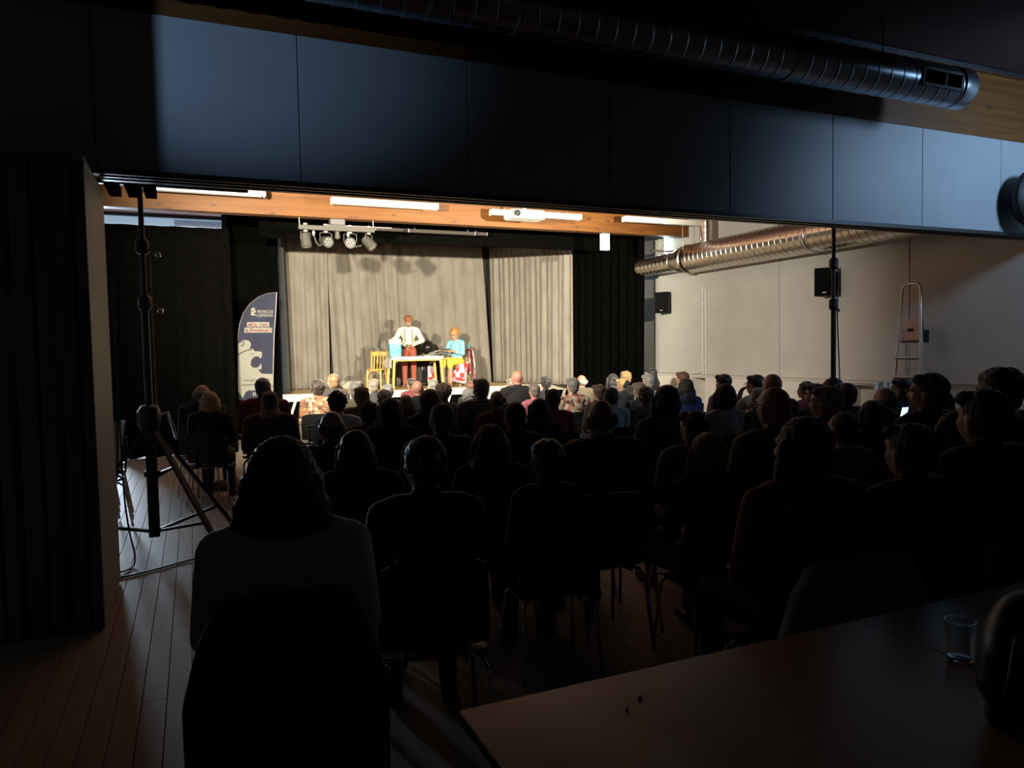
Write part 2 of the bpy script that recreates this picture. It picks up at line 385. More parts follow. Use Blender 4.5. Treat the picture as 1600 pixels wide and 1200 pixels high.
curtain('stage_curtain', e(522, 510, CY+.06, CY+.06), e(628, 619, CY-.02, CY-.02), ST+.01, TOPZ, CY, 'grey curtain panel behind the yellow wooden chair', M_cloth, seed=5, pitch=.30, amp=.06)
curtain('stage_curtain', e(622, 614, CY+.10, CY+.10), e(768, 753, CY+.05, CY+.05), ST+.01, TOPZ, CY, 'grey curtain panel behind the two actors, left of the black gap', M_cloth, seed=9, pitch=.42, amp=.045)
# right wing: two panels coming forward along the right
wA = Vector((cx(770, 595, CY), CY)); wB = Vector((8.15, 14.95)); wC = Vector((8.73, 13.0))
curtain('stage_curtain', (((cx(772, 595)), CY), (cx(764, 400), CY)), ((wB.x, wB.y), (wB.x, wB.y)), ST+.01, TOPZ-.02, CY, 'grey curtain panel right of the black gap, turning towards the audience', M_cloth, seed=14, pitch=.25, amp=.05)
curtain('side_drape', ((wB.x-.02, wB.y+.1), (wB.x-.02, wB.y+.1)), ((wC.x, wC.y), (wC.x+.02, wC.y)), .03, 3.98, CY, 'black side drape at the right end of the stage', M_black, seed=21, pitch=.3, amp=.04, group='black drapes')
# left wing and left front drape
M_cloth2 = mat('charcoal_wing_cloth', (0.035, 0.033, 0.029), .95, var=.15, bump=.2, bscale=140)
curtain('side_drape', ((1.80, 16.3), (1.80, 16.3)), ((cx(450), CY-.02), (cx(448), CY-.02)), ST+.01, 4.2, CY, 'charcoal wing drape between the feather flag and the grey curtains', M_cloth2, seed=31, pitch=.3, amp=.05, group='black drapes')
curtain('side_drape', ((.58, 12.62), (.56, 12.62)), ((.68, 15.85), (.68, 15.85)), .03, 4.3, CY, 'narrow black wing drape just left of the feather flag', M_black, seed=33, pitch=.35, amp=.04, group='black drapes')
curtain('side_drape', ((-1.14, 12.5), (-1.16, 12.5)), ((.62, 12.5), (.60, 12.5)), .01, 3.55, CY, 'wide black drape left of the feather flag, under the bluish window', M_black, seed=35, pitch=.4, amp=.035, group='black drapes')
# black valance over the stage between beam and curtains
curtain('side_drape', ((.66, 15.92), (.66, 15.92)), ((1.70, 16.02), (1.70, 16.02)), .03, 4.4, CY, 'black drape panel right behind the feather flag', M_black, seed=37, pitch=.35, amp=.03, group='black drapes')
vb = MB().box((1.15, 13.6, 3.60), (8.05, 13.64, ZC), .004); tag(vb.build('black_border', M_black), 'black border cloth hanging above the stage behind the beam', 'curtain')
# ------------------------------------------------------------------ ducts, lamps and other fittings
def spiral(mb, a, b, r, pitch=.13, rib=.006, n=40, lead=True):
    a, b = Vector(a), Vector(b); t = (b-a); L = t.length; t.normalize(); q = t.to_track_quat('Z', 'Y').to_matrix()
    P = []; z = 0.0; prof = []
    while z < L-pitch*1.05:
        prof += [(z, r), (z+pitch*.80, r), (z+pitch*.86, r+rib), (z+pitch*.94, r+rib)]; z += pitch
    prof.append((z, r)); sc = (L-pitch)/max(z, 1e-6)
    rows = []
    for h, rr in prof:
        rows.append([a+q@Vector((rr*math.cos(2*PI*k/n), rr*math.sin(2*PI*k/n), h*sc+pitch*k/n)) for k in range(n+1)])
    mb.grid(rows); return mb
dz = 3.22
dc = thing('ventilation_duct', (8.80, 9.0, dz), 'shiny silver spiral duct running along the right wall', 'duct')
spiral(MB(), (0, 2.55, 0), (0, -3.75, 0), .265).build('pipe', M_galv, dc, smooth=14)
MB().lathe([(.265, 0), (.285, .02), (.285, .05), (.265, .07)], 40, (0, 2.62, 0), (0, -1, 0)).build('collar', M_galv, dc, smooth=35)
MB().lathe([(.185, 0), (.262, .30), (.264, .46)], 40, (0, 3.02, 0), (0, -1, 0)).build('reducer', M_galv, dc, smooth=35)
MB().lathe([(.185, 0), (.20, .02), (.20, .05), (.185, .07)], 40, (0, 3.08, 0), (0, -1, 0)).build('collar', M_galv, dc, smooth=35)
spiral(MB(), (0, 4.25, 0), (0, 3.0, 0), .182, pitch=.14).build('pipe', M_galv, dc, smooth=14)
MB().lathe([(.272, 0), (.278, .01), (.278, .05), (.272, .06)], 40, (0, -.5, 0), (0, -1, 0)).build('collar', M_galv, dc, smooth=35)
spiral(MB(), (0, 2.05, .2), (0, 2.05, ZC-dz), .105, pitch=.11, n=28).build('branch_pipe', M_galv, dc, smooth=35)
for yy in (2.5, -1.6):
    for sx in (-.2, .2): MB().tube([(sx, yy, .17), (sx, yy, ZC-dz)], .006, 6).build('hanger_rod', M_galv, dc)
MB().bar((-.35, 3.3, .24), (.35, 3.3, .24), .04, .04).build('bracket', M_galv, dc)

nd = thing('ventilation_duct', (3.0, 4.72, 3.935), 'dark spiral duct hung along the wooden beam above the header', 'duct')
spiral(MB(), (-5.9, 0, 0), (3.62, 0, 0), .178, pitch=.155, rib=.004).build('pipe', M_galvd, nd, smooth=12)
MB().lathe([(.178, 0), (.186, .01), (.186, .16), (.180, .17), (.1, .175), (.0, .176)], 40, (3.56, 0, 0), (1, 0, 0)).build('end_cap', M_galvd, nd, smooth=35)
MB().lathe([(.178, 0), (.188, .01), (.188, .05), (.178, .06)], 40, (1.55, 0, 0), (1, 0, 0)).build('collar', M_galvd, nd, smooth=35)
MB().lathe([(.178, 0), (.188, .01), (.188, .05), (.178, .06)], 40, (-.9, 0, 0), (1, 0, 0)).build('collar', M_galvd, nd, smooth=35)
gq = Matrix.Rotation(math.radians(8), 3, 'X')
gr = MB()
def gbox(mb, x0, x1, z0, z1, y0, y1):
    vs = [gq@Vector((x, y, z)) for z in (z0, z1) for y in (y0, y1) for x in (x0, x1)]
    mb.add(vs, [(0, 2, 3, 1), (4, 5, 7, 6), (0, 1, 5, 4), (2, 6, 7, 3), (0, 4, 6, 2), (1, 3, 7, 5)])
for a in ((2.98, 3.50, .055, .075), (2.98, 3.50, -.075, -.055), (2.98, 3.0, -.075, .075), (3.27, 3.285, -.075, .075), (3.48, 3.50, -.075, .075)): gbox(gr, *a, -.192, -.155)
g = gr.build('grille_frame', mat('grille_grey', (.10, .11, .12), .6, spec=.2), nd)
g2 = MB(); gbox(g2, 2.99, 3.28, -.06, .06, -.186, -.16); gbox(g2, 3.28, 3.49, -.06, .06, -.186, -.16); g2.build('grille_opening', M_black, nd)
for xx in (-1.5, 1.0, 2.7):
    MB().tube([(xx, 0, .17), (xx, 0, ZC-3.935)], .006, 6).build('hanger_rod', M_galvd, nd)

# crinkled flexible duct beside the parked partition
fd = MB(); P = []
for j in range(60):
    t = j/59; z = 3.22+t*1.26; r = .10*(1+.10*math.sin(j*2.1))*(1 if t > .12 else .55+.45*t/.12)
    P.append([(r*math.cos(2*PI*k/20)*(1+.08*math.sin(k*2.7+j)), r*math.sin(2*PI*k/20), z) for k in range(21)])
fd.grid(P); fd.lathe([(.02, 3.205), (.055, 3.22)], 20)
fo = fd.build('flexible_duct', mat('crinkled_foil', (.55, .53, .48), .4, metal=.6), None, smooth=True); fo.location = (-.945, 8.1, 0)
tag(fo, 'crinkled silver flexible duct hanging beside the parked partition panels', 'duct')

# fluorescent fittings (switched off), under the ceiling in front of the far beam
def fitting(p0, p1, label, y):
    a = at(*p0, Y=y); b = at(*p1, Y=y); z = (a.z+b.z)/2; L = b.x-a.x
    t = thing('fluorescent_fitting', ((a.x+b.x)/2, y, z), label, 'ceiling light', 'switched-off fluorescent fittings')
    MB().box((-L/2, -.075, 0), (L/2, .075, .07), .008).build('housing', M_white, t)
    MB().box((-L/2+.03, -.055, -.022), (L/2-.03, .055, .0), .008).build('diffuser', mat('milky_diffuser', (.78, .76, .70), .4), t)
    for s in (-1, 1):
        MB().box((-.015+s*L/2 if s < 0 else s*L/2-.01, -.078, -.024), (s*L/2+.01 if s < 0 else s*L/2+.015, .078, .072), .004).build('end_cap', M_white, t)
        MB().tube([(s*L*.36, 0, .07), (s*L*.36, 0, ZC-z)], .005, 6).build('hanger_rod', M_galv, t)
    return t
fitting((219, 293), (413, 306), 'long white fluorescent fitting by the parked partition, leftmost along the beam', 11.25)
fitting((519, 315), (682, 327), 'white fluorescent fitting above the stage light bar, second from the left', 11.6)
fitting((768, 335), (905, 341), 'white fluorescent fitting partly behind the ceiling projector', 11.75)
fitting((976, 346), (1096, 350), 'white fluorescent fitting beside the vertical duct branch, rightmost', 11.5)
# slim grey ceiling fittings behind the beam over the stage
for (p0, p1, lb) in (((586, 358), (760, 366), 'long slim grey batten hanging behind the beam over the stage'), ((634, 361), (737, 369), 'short slim grey batten below the long one over the stage')):
    a = at(*p0, Y=13.3); b = at(*p1, Y=13.3); z = (a.z+b.z)/2
    t = thing('batten_light', ((a.x+b.x)/2, 13.3 if 'long slim' in lb else 13.15, z), lb, 'batten', 'slim battens over the stage'); L = b.x-a.x
    MB().box((-L/2, -.04, -.03), (L/2, .04, .03), .006).build('housing', mat('grey_enamel', (.030, .024, .020), .6, spec=.2), t)
    for s in (-1, 1):
        MB().box((s*L/2-.01, -.043, -.033), (s*L/2+.01, .043, .033), .003).build('end_cap', M_galvd, t)
        MB().tube([(s*L*.4, 0, .03), (s*L*.4, 0, ZC-z)], .004, 6).build('hanger_rod', M_galvd, t)
# ceiling projector
a = at(820, 337, Y=11.3)
pj = thing('projector', (a.x, 11.3, a.z), 'pale ceiling projector hanging in front of the wooden beam', 'projector')
MB().box((-.32, -.18, -.07), (.32, .18, .07), .03).build('body', M_whiteb, pj)
MB().lathe([(.05, 0), (.055, .02), (.03, .03)], 20, (-.22, -.18, 0), (0, -1, 0)).build('lens', M_plastic, pj)
MB().tube([(0, 0, .07), (0, 0, ZC-a.z)], .025, 10).build('mount_pole', M_white, pj)
MB().box((-.09, -.09, .07), (.09, .09, .09), .01).build('mount_plate', M_white, pj)
for k in range(4): MB().box((-.31+.03*k, -.185, -.04), (-.295+.03*k, -.178, .04)).build('vent_slot', M_plastic, pj)
# pale box hanging at the right under the beam, and the upright tube lamp
a = at(945, 378, Y=12.1)
hb = thing('hanging_lamp', (a.x, 12.1, a.z), 'small pale blue glowing box lamp hanging under the right end of the beam', 'lamp')
MB().box((-.085, -.05, -.16), (.085, .05, .16), .012).build('shade', mat('pale_lamp_glass', (.5, .6, .7), .4, emit=(.42, .62, .80), estr=.55), hb)
MB().box((-.09, -.055, .15), (.09, .055, .17), .004).build('cap', M_galvd, hb)
MB().tube([(0, .0, .17), (0, 0, 3.72-a.z+.02)], .008, 8).build('stem', M_galvd, hb)
a = at(1040, 384, Y=12.75)
tl = thing('tube_lamp', (a.x, 12.75, a.z), 'bright cold white upright tube lamp beside the right end of the beam', 'lamp')
MB().tube([(0, 0, -.16), (0, 0, .16)], .03, 14).build('tube', mat('tube_glow', (1, 1, 1), .4, emit=(.62, .88, 1.0), estr=70.0), tl, smooth=True)
for s in (-1, 1): MB().tube([(0, 0, s*.16), (0, 0, s*.20)], .034, 14).build('end_cap', M_galvd, tl)
MB().box((-.02, .03, -.2), (.02, .06, .6), .004).build('holder', M_galvd, tl)

# wall loudspeakers
def wall_speaker(px, py, label):
    p = at(px, py, X=9.0)
    t = thing('wall_loudspeaker', (9.0, p.y, p.z), label, 'loudspeaker', 'black wall loudspeakers', rotz=math.radians(-62))
    prof = [(-.15, -.13), (.15, -.13), (.11, .11), (-.11, .11)]
    MB().prism(prof, -.215, .215, 'XY').build('cabinet', mat('speaker_black', (.004, .004, .004), .6, spec=.12), t)
    MB().box((-.14, -.142, -.205), (.14, -.13, .205), .008).build('grille', mat('speaker_mesh', (.004, .004, .004), .8, spec=.1, bump=.6, bscale=400), t)
    MB().box((-.03, -.146, -.17), (.03, -.141, -.155)).build('badge', mat('badge_grey', (.35, .35, .35), .4), t)
    MB().tube([(0, .10, 0), (.0, .2, -.02)], .025, 8).build('bracket', M_plastic, t)
wall_speaker(1038, 473, 'black wall loudspeaker near the stage curtain, smaller looking of the two')
wall_speaker(1292, 441, 'black wall loudspeaker behind the right lighting stand')
# conduits on the right wall
cd = thing('cable_conduit', (XR-.04, at(1100, 450, X=XR-.04).y, 1.0), 'pair of thin white cable conduits running up the right wall', 'conduit')
for s, top in ((-.05, 1.66), (.04, 1.70)):
    MB().tube([(0, s, 0), (0, s, top)], .016, 8).build('pipe', M_whiteb, cd)
for h in (.25, 1.35): MB().box((-.018, -.08, h), (.014, .07, h+.03), .004).build('clip', M_whiteb, cd)
MB().tube([(0, .03, .12), (0, .14, .03), (0, .35, .02)], .014, 8).build('pipe', M_whiteb, cd)

# low white cupboards along the right wall
cy = [14.0, 12.75, 11.5, 11.05, 9.8, 8.55, 7.9, 7.35]
kinds = ['door', 'door', 'niche', 'door', 'door', 'slats', 'niche']
for k, (b, a) in enumerate(zip(cy[:-1], cy[1:])):
    kd = kinds[k]
    lb = ['low white cupboard beside the black side drape', 'low white cupboard below the cable conduits', 'narrow open niche in the row of low white cupboards', 'low white cupboard behind the man with his hand at his chin', 'low white cupboard left of the right lighting stand', 'low white cupboard with upright fins right of the lighting stand', 'open ended low white cupboard beside the ladder'][k]
    t = thing('low_cupboard', (8.78, (a+b)/2, 0), lb, 'cupboard', 'low white cupboards'); h = (b-a)/2
    if kd == 'door':
        MB().box((0, -h+.004, .08), (.34, h-.004, .975), .003).build('body', M_whiteb, t)
        for s0, s1 in ((-h+.01, -.004), (.004, h-.01)):
            d = MB().box((-.02, s0, .09), (-.002, s1, .965), .003).build('door', M_whiteb, t)
            MB().box((-.032, (s1-.03 if s1 < 0.1 else s0+.02), .62), (-.02, (s1-.02 if s1 < 0.1 else s0+.03), .74), .003).build('handle', M_alu, d)
    else:
        for z0, z1 in ((.08, .11), (.95, .975)): MB().box((0, -h+.004, z0), (.34, h-.004, z1)).build('shelf', M_whiteb, t)
        MB().box((.32, -h+.004, .11), (.34, h-.004, .95)).build('back_panel', M_whiteb, t)
        n = 2 if kd == 'niche' else 4
        for q in range(n):
            yy = -h+.012+q*(2*h-.024)/(n-1); MB().box((-.01, yy-.012, .11), (.32, yy+.012, .95)).build('fin' if kd == 'slats' else 'side_panel', M_whiteb, t)
    MB().box((-.03, -h, .975), (.345, h, 1.0), .003).build('top', M_whiteb, t)
    MB().box((.03, -h+.004, 0), (.34, h-.004, .08)).build('plinth', M_dark, t)

# aluminium step ladder leaning at the right wall
lt = thing('step_ladder', (8.96, 6.88, 0), 'aluminium step ladder with hoop handle folded against the right wall', 'ladder')
HT = 2.34; lean = .12
def lp(y, z): return (-.20+lean*z/HT*1.0, y, z)
pts = [lp(-.25, 0), lp(-.15, 1.9), lp(-.135, HT-.07), lp(-.10, HT-.015), lp(-.05, HT), lp(.05, HT), lp(.10, HT-.015), lp(.135, HT-.07), lp(.15, 1.9), lp(.25, 0)]
MB().tube(pts, .018, 10).build('rail_hoop', M_alu, lt, smooth=40)
for z in (.30, .56, .82, 1.08, 1.34):
    w = .25-.10*z/1.9-.015
    st = MB().box((-.05, -w, -.012), (.05, w, .012), .004).build('step', M_alu, lt); st.location = lp(0, z)
    MB().box((-.055, -w, -.014), (-.048, w, .002)).build('edge_strip', M_plastic, st)
pf = MB()
for k in range(7): pf.box((-.02, -.135, k*.042), (.0, .135, k*.042+.036), .003)
pl = pf.build('platform', mat('pinkish_aluminium', (.60, .46, .40), .45, metal=.3), lt); pl.location = (-.085, 0, 1.58)
MB().box((-.03, -.14, -.03), (.01, .14, 0.0), .004).build('front_lip', mat('dark_red_plastic', (.12, .02, .02), .5), pl)
tag(MB().box((-.024, -.045, .115), (-.018, .045, .16)).build('label_plate', M_plastic, pl), 'small black maker plate')
for s in (-1, 1):
    MB().bar((.06, s*.19, 0), (-.02, s*.13, 1.86), .028, .02).build('rear_leg', M_alu, lt)
    MB().box((-.05, s*.165-.015, 1.55), (.03, s*.165+.015, 1.72), .006).build('hinge', M_plastic, lt)
    MB().box((-.23, s*.25-.03, 0), (-.17, s*.25+.03, .03), .004).build('rubber_foot', M_plastic, lt)
for z in (.6, 1.2): MB().bar((.055 if z < 1 else .04, -.17, z), (.055 if z < 1 else .04, .17, z), .02, .02).build('rear_brace', M_alu, lt)

# black rounded lamp on the header at the right edge
rl = thing('wall_lamp', (8.52, 5.05, 3.10), 'black rounded lamp housing fixed on the header at the right edge', 'lamp')
MB().lathe([(.05, -.02), (.20, 0), (.29, .05), (.33, .12), (.32, .18), (.24, .23), (.12, .25), (.0, .25)], 36, (0, .16, 0), (-.15, -1, .0)).build('housing', M_plastic, rl, smooth=40)
MB().tube([(0, .12, 0), (0, .25, 0)], .05, 12).build('bracket', M_plastic, rl)
MB().lathe([(.14, .0), (.20, .012), (.14, .02)], 30, (-.035, -.085, 0), (-.15, -1, 0)).build('rim', M_chrome, rl)

# ------------------------------------------------------------------ stage light bar with four par cans
A = at(466, 354, Y=12.1); B = at(585, 361, Y=12.1); zb = (A.z+B.z)/2
lb = thing('stage_light_bar', ((A.x+B.x)/2, 12.1, zb), 'light bar with four small par cans hanging under the beam', 'stage lights'); L = (B.x-A.x)/2
MB().box((-L, -.03, -.035), (L, .03, .035), .005).build('bar', mat('grey_bar', (.060, .058, .048), .5, spec=.3), lb)
for s in (-1, 1): MB().tube([(s*L*.97, 0, .03), (s*L*.97, 0, 3.72-zb+.02)], .008, 8).build('hanger_rod', M_alu, lb)
MB().box((-.12, -.08, .05), (.12, .08, .15), .01).build('control_box', mat('dark_grey_case', (.08, .075, .07), .5), lb)
MB().box((-.2, -.03, .035), (.9, .03, .06)).build('cable_tray', mat('dark_grey_case', (.08, .075, .07), .5), lb)
MB().lathe([(.02, 0), (.045, .02), (.035, .12), (.06, .13)], 16, (.0, 0, -.17)).build('middle_sensor', mat('grey_bar', (.06, .058, .048), .5), lb)
M_lens = mat('led_lens', (.16, .15, .13), .3); M_can = mat('grey_can', (.050, .048, .042), .45, spec=.3)
for k, (fx, ax) in enumerate(((-.82, (.1, -.15, -1)), (-.30, (.25, -1, -.25)), (.34, (-.2, -1, -.25)), (.84, (.55, -.55, -.75)))):
    ax = Vector(ax).normalized(); c = Vector((fx*L, 0, -.21))
    cn = MB().lathe([(.055, -.12), (.075, -.10), (.082, .0), (.088, .09), (.088, .10), (.078, .10), (.078, .085)], 22, c, ax).build('par_can', M_can, lb, smooth=40)
    for q in range(7):
        o = Vector((0, 0, 0)) if q == 0 else Vector((.048*math.cos(q*PI/3), .048*math.sin(q*PI/3), 0)); p = c+ax.to_track_quat('Z', 'Y').to_matrix()@(o+Vector((0, 0, .086)))
        MB().lathe([(.018, 0), (.016, .008), (.0, .011)], 10, p, ax).build('led', M_lens, cn)
    yk = MB(); s = ax.cross(Vector((0, 0, 1))).normalized()*.1
    yk.tube([c+s, c+s*1.0+Vector((0, 0, .13)), Vector((fx*L, 0, -.06)), c-s+Vector((0, 0, .13)), c-s], .008, 6); yk.build('yoke', mat('grey_bar', (.06, .058, .048), .5), lb)
    MB().lathe([(.02, 0), (.035, .01), (.035, .03), (.01, .035)], 12, (fx*L, 0, .035)).build('clamp_knob', mat('pale_knob', (.20, .195, .17), .5), lb)
    MB().lathe([(.02, 0), (.035, .01), (.035, .03), (.01, .035)], 12, (fx*L, 0, -.075)).build('clamp_knob', mat('pale_knob', (.20, .195, .17), .5), lb)
for x0, x1 in ((-.62, -.38), (.28, .62)):
    MB().tube([(x0*L, -.03, -.03), (x0*L, -.05, -.13), ((x0+.05)*L, -.06, -.24), ((x0+x1)/2*L, -.07, -.29), (x1*L, -.04, -.26)], .010, 6).build('cable', mat('grey_bar', (.06, .058, .048), .5), lb)
    MB().lathe([(.012, 0), (.02, .02), (.02, .06), (.01, .08)], 10, (x0*L, -.03, -.13)).build('plug', M_white, lb)

# ------------------------------------------------------------------ lighting stands behind the header
def stand(x, y, label, lamp, rot, full=True):
    t = thing('lighting_stand', (x, y, 0), label, 'lighting stand', 'wind-up lighting stands', rotz=rot)
    MB().box((-.04, -.04, .13), (.04, .04, 1.05), .006).build('mast', M_blacksteel, t)
    MB().tube([(0, 0, 1.05), (0, 0, 2.0)], .028, 12).build('tube', M_blacksteel, t)
    MB().tube([(0, 0, 1.9), (0, 0, 2.92)], .020, 12).build('inner_tube', M_blacksteel, t)
    for z in (1.98, 2.42): 
        MB().lathe([(.035, -.05), (.048, -.03), (.048, .05), (.03, .07)], 14, (0, 0, z)).build('clamp_collar', M_blacksteel, t)
        MB().tube([(.04, 0, z), (.11, -.01, z-.05)], .010, 8).build('clamp_lever', M_blacksteel, t)
        MB().lathe([(.015, 0), (.022, .01), (.022, .03), (.01, .035)], 10, (.11, -.01, z-.07)).build('clamp_knob', M_chrome, t)
    MB().lathe([(.05, -.09), (.10, -.06), (.115, 0), (.10, .06), (.05, .08)], 20, (0, 0, 1.08), (1, 0, .0)).build('winch', M_blacksteel, t)
    ck = MB(); ck.tube([(.06, -.02, 1.10), (.13, -.02, 1.12), (.15, -.02, 1.04)], .010, 8); ck.build('crank_arm', M_chrome, t)
    MB().tube([(.15, -.02, 1.05), (.19, -.02, .90)], .013, 8).build('crank_handle', M_chrome, t)
    for k, an in enumerate((math.radians(-46), math.radians(28), math.radians(178))):
        d = Vector((math.cos(an), math.sin(an), 0)); R = .72
        MB().bar(Vector((0, 0, .98))+d*.05, d*R+Vector((0, 0, .03)), .042, .026).build('leg', M_blacksteel, t)
        q = d*(R*.74)+Vector((0, 0, .28))
        MB().bar(Vector((0, 0, .17)), q, .034, .022).build('brace', M_blacksteel, t)
        MB().box((d.x*R-.03, d.y*R-.03, 0), (d.x*R+.03, d.y*R+.03, .035), .006).build('rubber_foot', M_plastic, t)
    MB().box((-.055, -.055, .62), (.055, .055, .66), .004).build('stop_collar', M_blacksteel, t)
    MB().prism([(.04, .64), (.15, .68), (.15, .66), (.04, .60)], -.02, .02, 'XZ').build('stop_lever', M_blacksteel, t)
    if full:
        ch = MB()
        for q in range(70):
            z = 1.14+q*.018; ch.lathe([(.003, -.004), (.006, 0), (.003, .004)], 6, (.052, -.03, z))
        c = ch.build('chain', mat('dull_chain', (.35, .35, .33), .35, metal=.8), t); c['kind'] = 'stuff'
    MB().bar((-.62, 0, 2.92), (.80, 0, 2.92), .04, .04).build('cross_bar', M_blacksteel, t)
    return t
def par_can(loc, target, label):
    t = thing('theatre_lamp', loc, label, 'stage lamp', 'theatre lamps on the stands'); d = (Vector(target)-Vector(loc)).normalized()
    MB().lathe([(.05, -.26), (.10, -.22), (.11, .10), (.115, .12), (.105, .12), (.105, .11)], 24, (0, 0, 0), d).build('can', M_blacksteel, t, smooth=40)
    s = d.cross(Vector((0, 0, 1))).normalized()*.125
    MB().tube([s, s+Vector((0, 0, -.04)), -s+Vector((0, 0, -.04)), -s], .009, 6).build('yoke', M_blacksteel, t)
SA = (-.33, 6.45); SB = (6.42, 5.92)
stand(SA[0], SA[1], 'black tripod lighting stand with crank beside the parked partition', LAMP_A, 0.0)
stand(SB[0], SB[1], 'black tripod lighting stand in front of the right wall loudspeaker', LAMP_B, 0.4, full=False)
par_can((LAMP_A[0], LAMP_A[1], LAMP_A[2]), (4.9, 17, 2.35), 'black theatre lamp on the left stand, above the opening')
par_can((LAMP_A[0]+.35, LAMP_A[1]-.05, LAMP_A[2]+.02), (9.15, 12.9, 1.5), 'added black lamp on the left stand, brightening the right wall')  # made-up fitting that carries the added right-wall flood
par_can((LAMP_B[0], LAMP_B[1], LAMP_B[2]), (4.6, 17, 2.35), 'black theatre lamp on the right stand, above the opening')
# cables of the stands
M_cable = mat('black_cable', (.01, .01, .01), .5)
def cable(name, pts, label, r=.007):
    # smooth the polyline
    P = [Vector(p) for p in pts]
    for _ in range(3):
        Q = [P[0]]
        for a, b in zip(P[:-1], P[1:]): Q += [a.lerp(b, .25), a.lerp(b, .75)]
        Q.append(P[-1]); P = Q
    return tag(MB().tube(P, r, 6).build(name, M_cable, None, smooth=True), label, 'cable')
cable('power_cable', [(-.55, 6.35, 2.2), (-.54, 6.33, 1.2), (-.56, 6.3, .62), (-.62, 6.1, .3), (-.60, 5.9, .02), (-.5, 5.95, .008), (-.44, 6.15, .01), (-.50, 6.25, .25), (-.53, 6.3, .62), (-.53, 6.33, 2.2)], 'black cable hanging in a loop beside the left lighting stand')
cable('power_cable', [(-.9, 5.9, .008), (-.55, 5.78, .008), (-.3, 5.9, .008), (-.05, 6.08, .008), (.15, 6.0, .03)], 'black cable lying on the floor from the partition to the floor box')
cable('power_cable', [(SB[0]+.05, SB[1], 2.35), (SB[0]+.10, SB[1], 2.28), (SB[0]+.07, SB[1], 2.2), (SB[0]+.05, SB[1], 1.9), (SB[0]+.09, SB[1], 1.3), (SB[0]+.12, SB[1], .6), (SB[0]+.2, SB[1]+.1, .02)], 'black cable hanging down the right lighting stand')
fb = thing('floor_box', (.10, 6.0, 0), 'small black floor box at the foot of the left lighting stand', 'box')
MB().box((-.12, -.10, 0), (.14, .10, .085), .012).build('case', M_plastic, fb); MB().box((-.10, -.08, .085), (.12, .08, .092), .003).build('lid', M_blacksteel, fb)
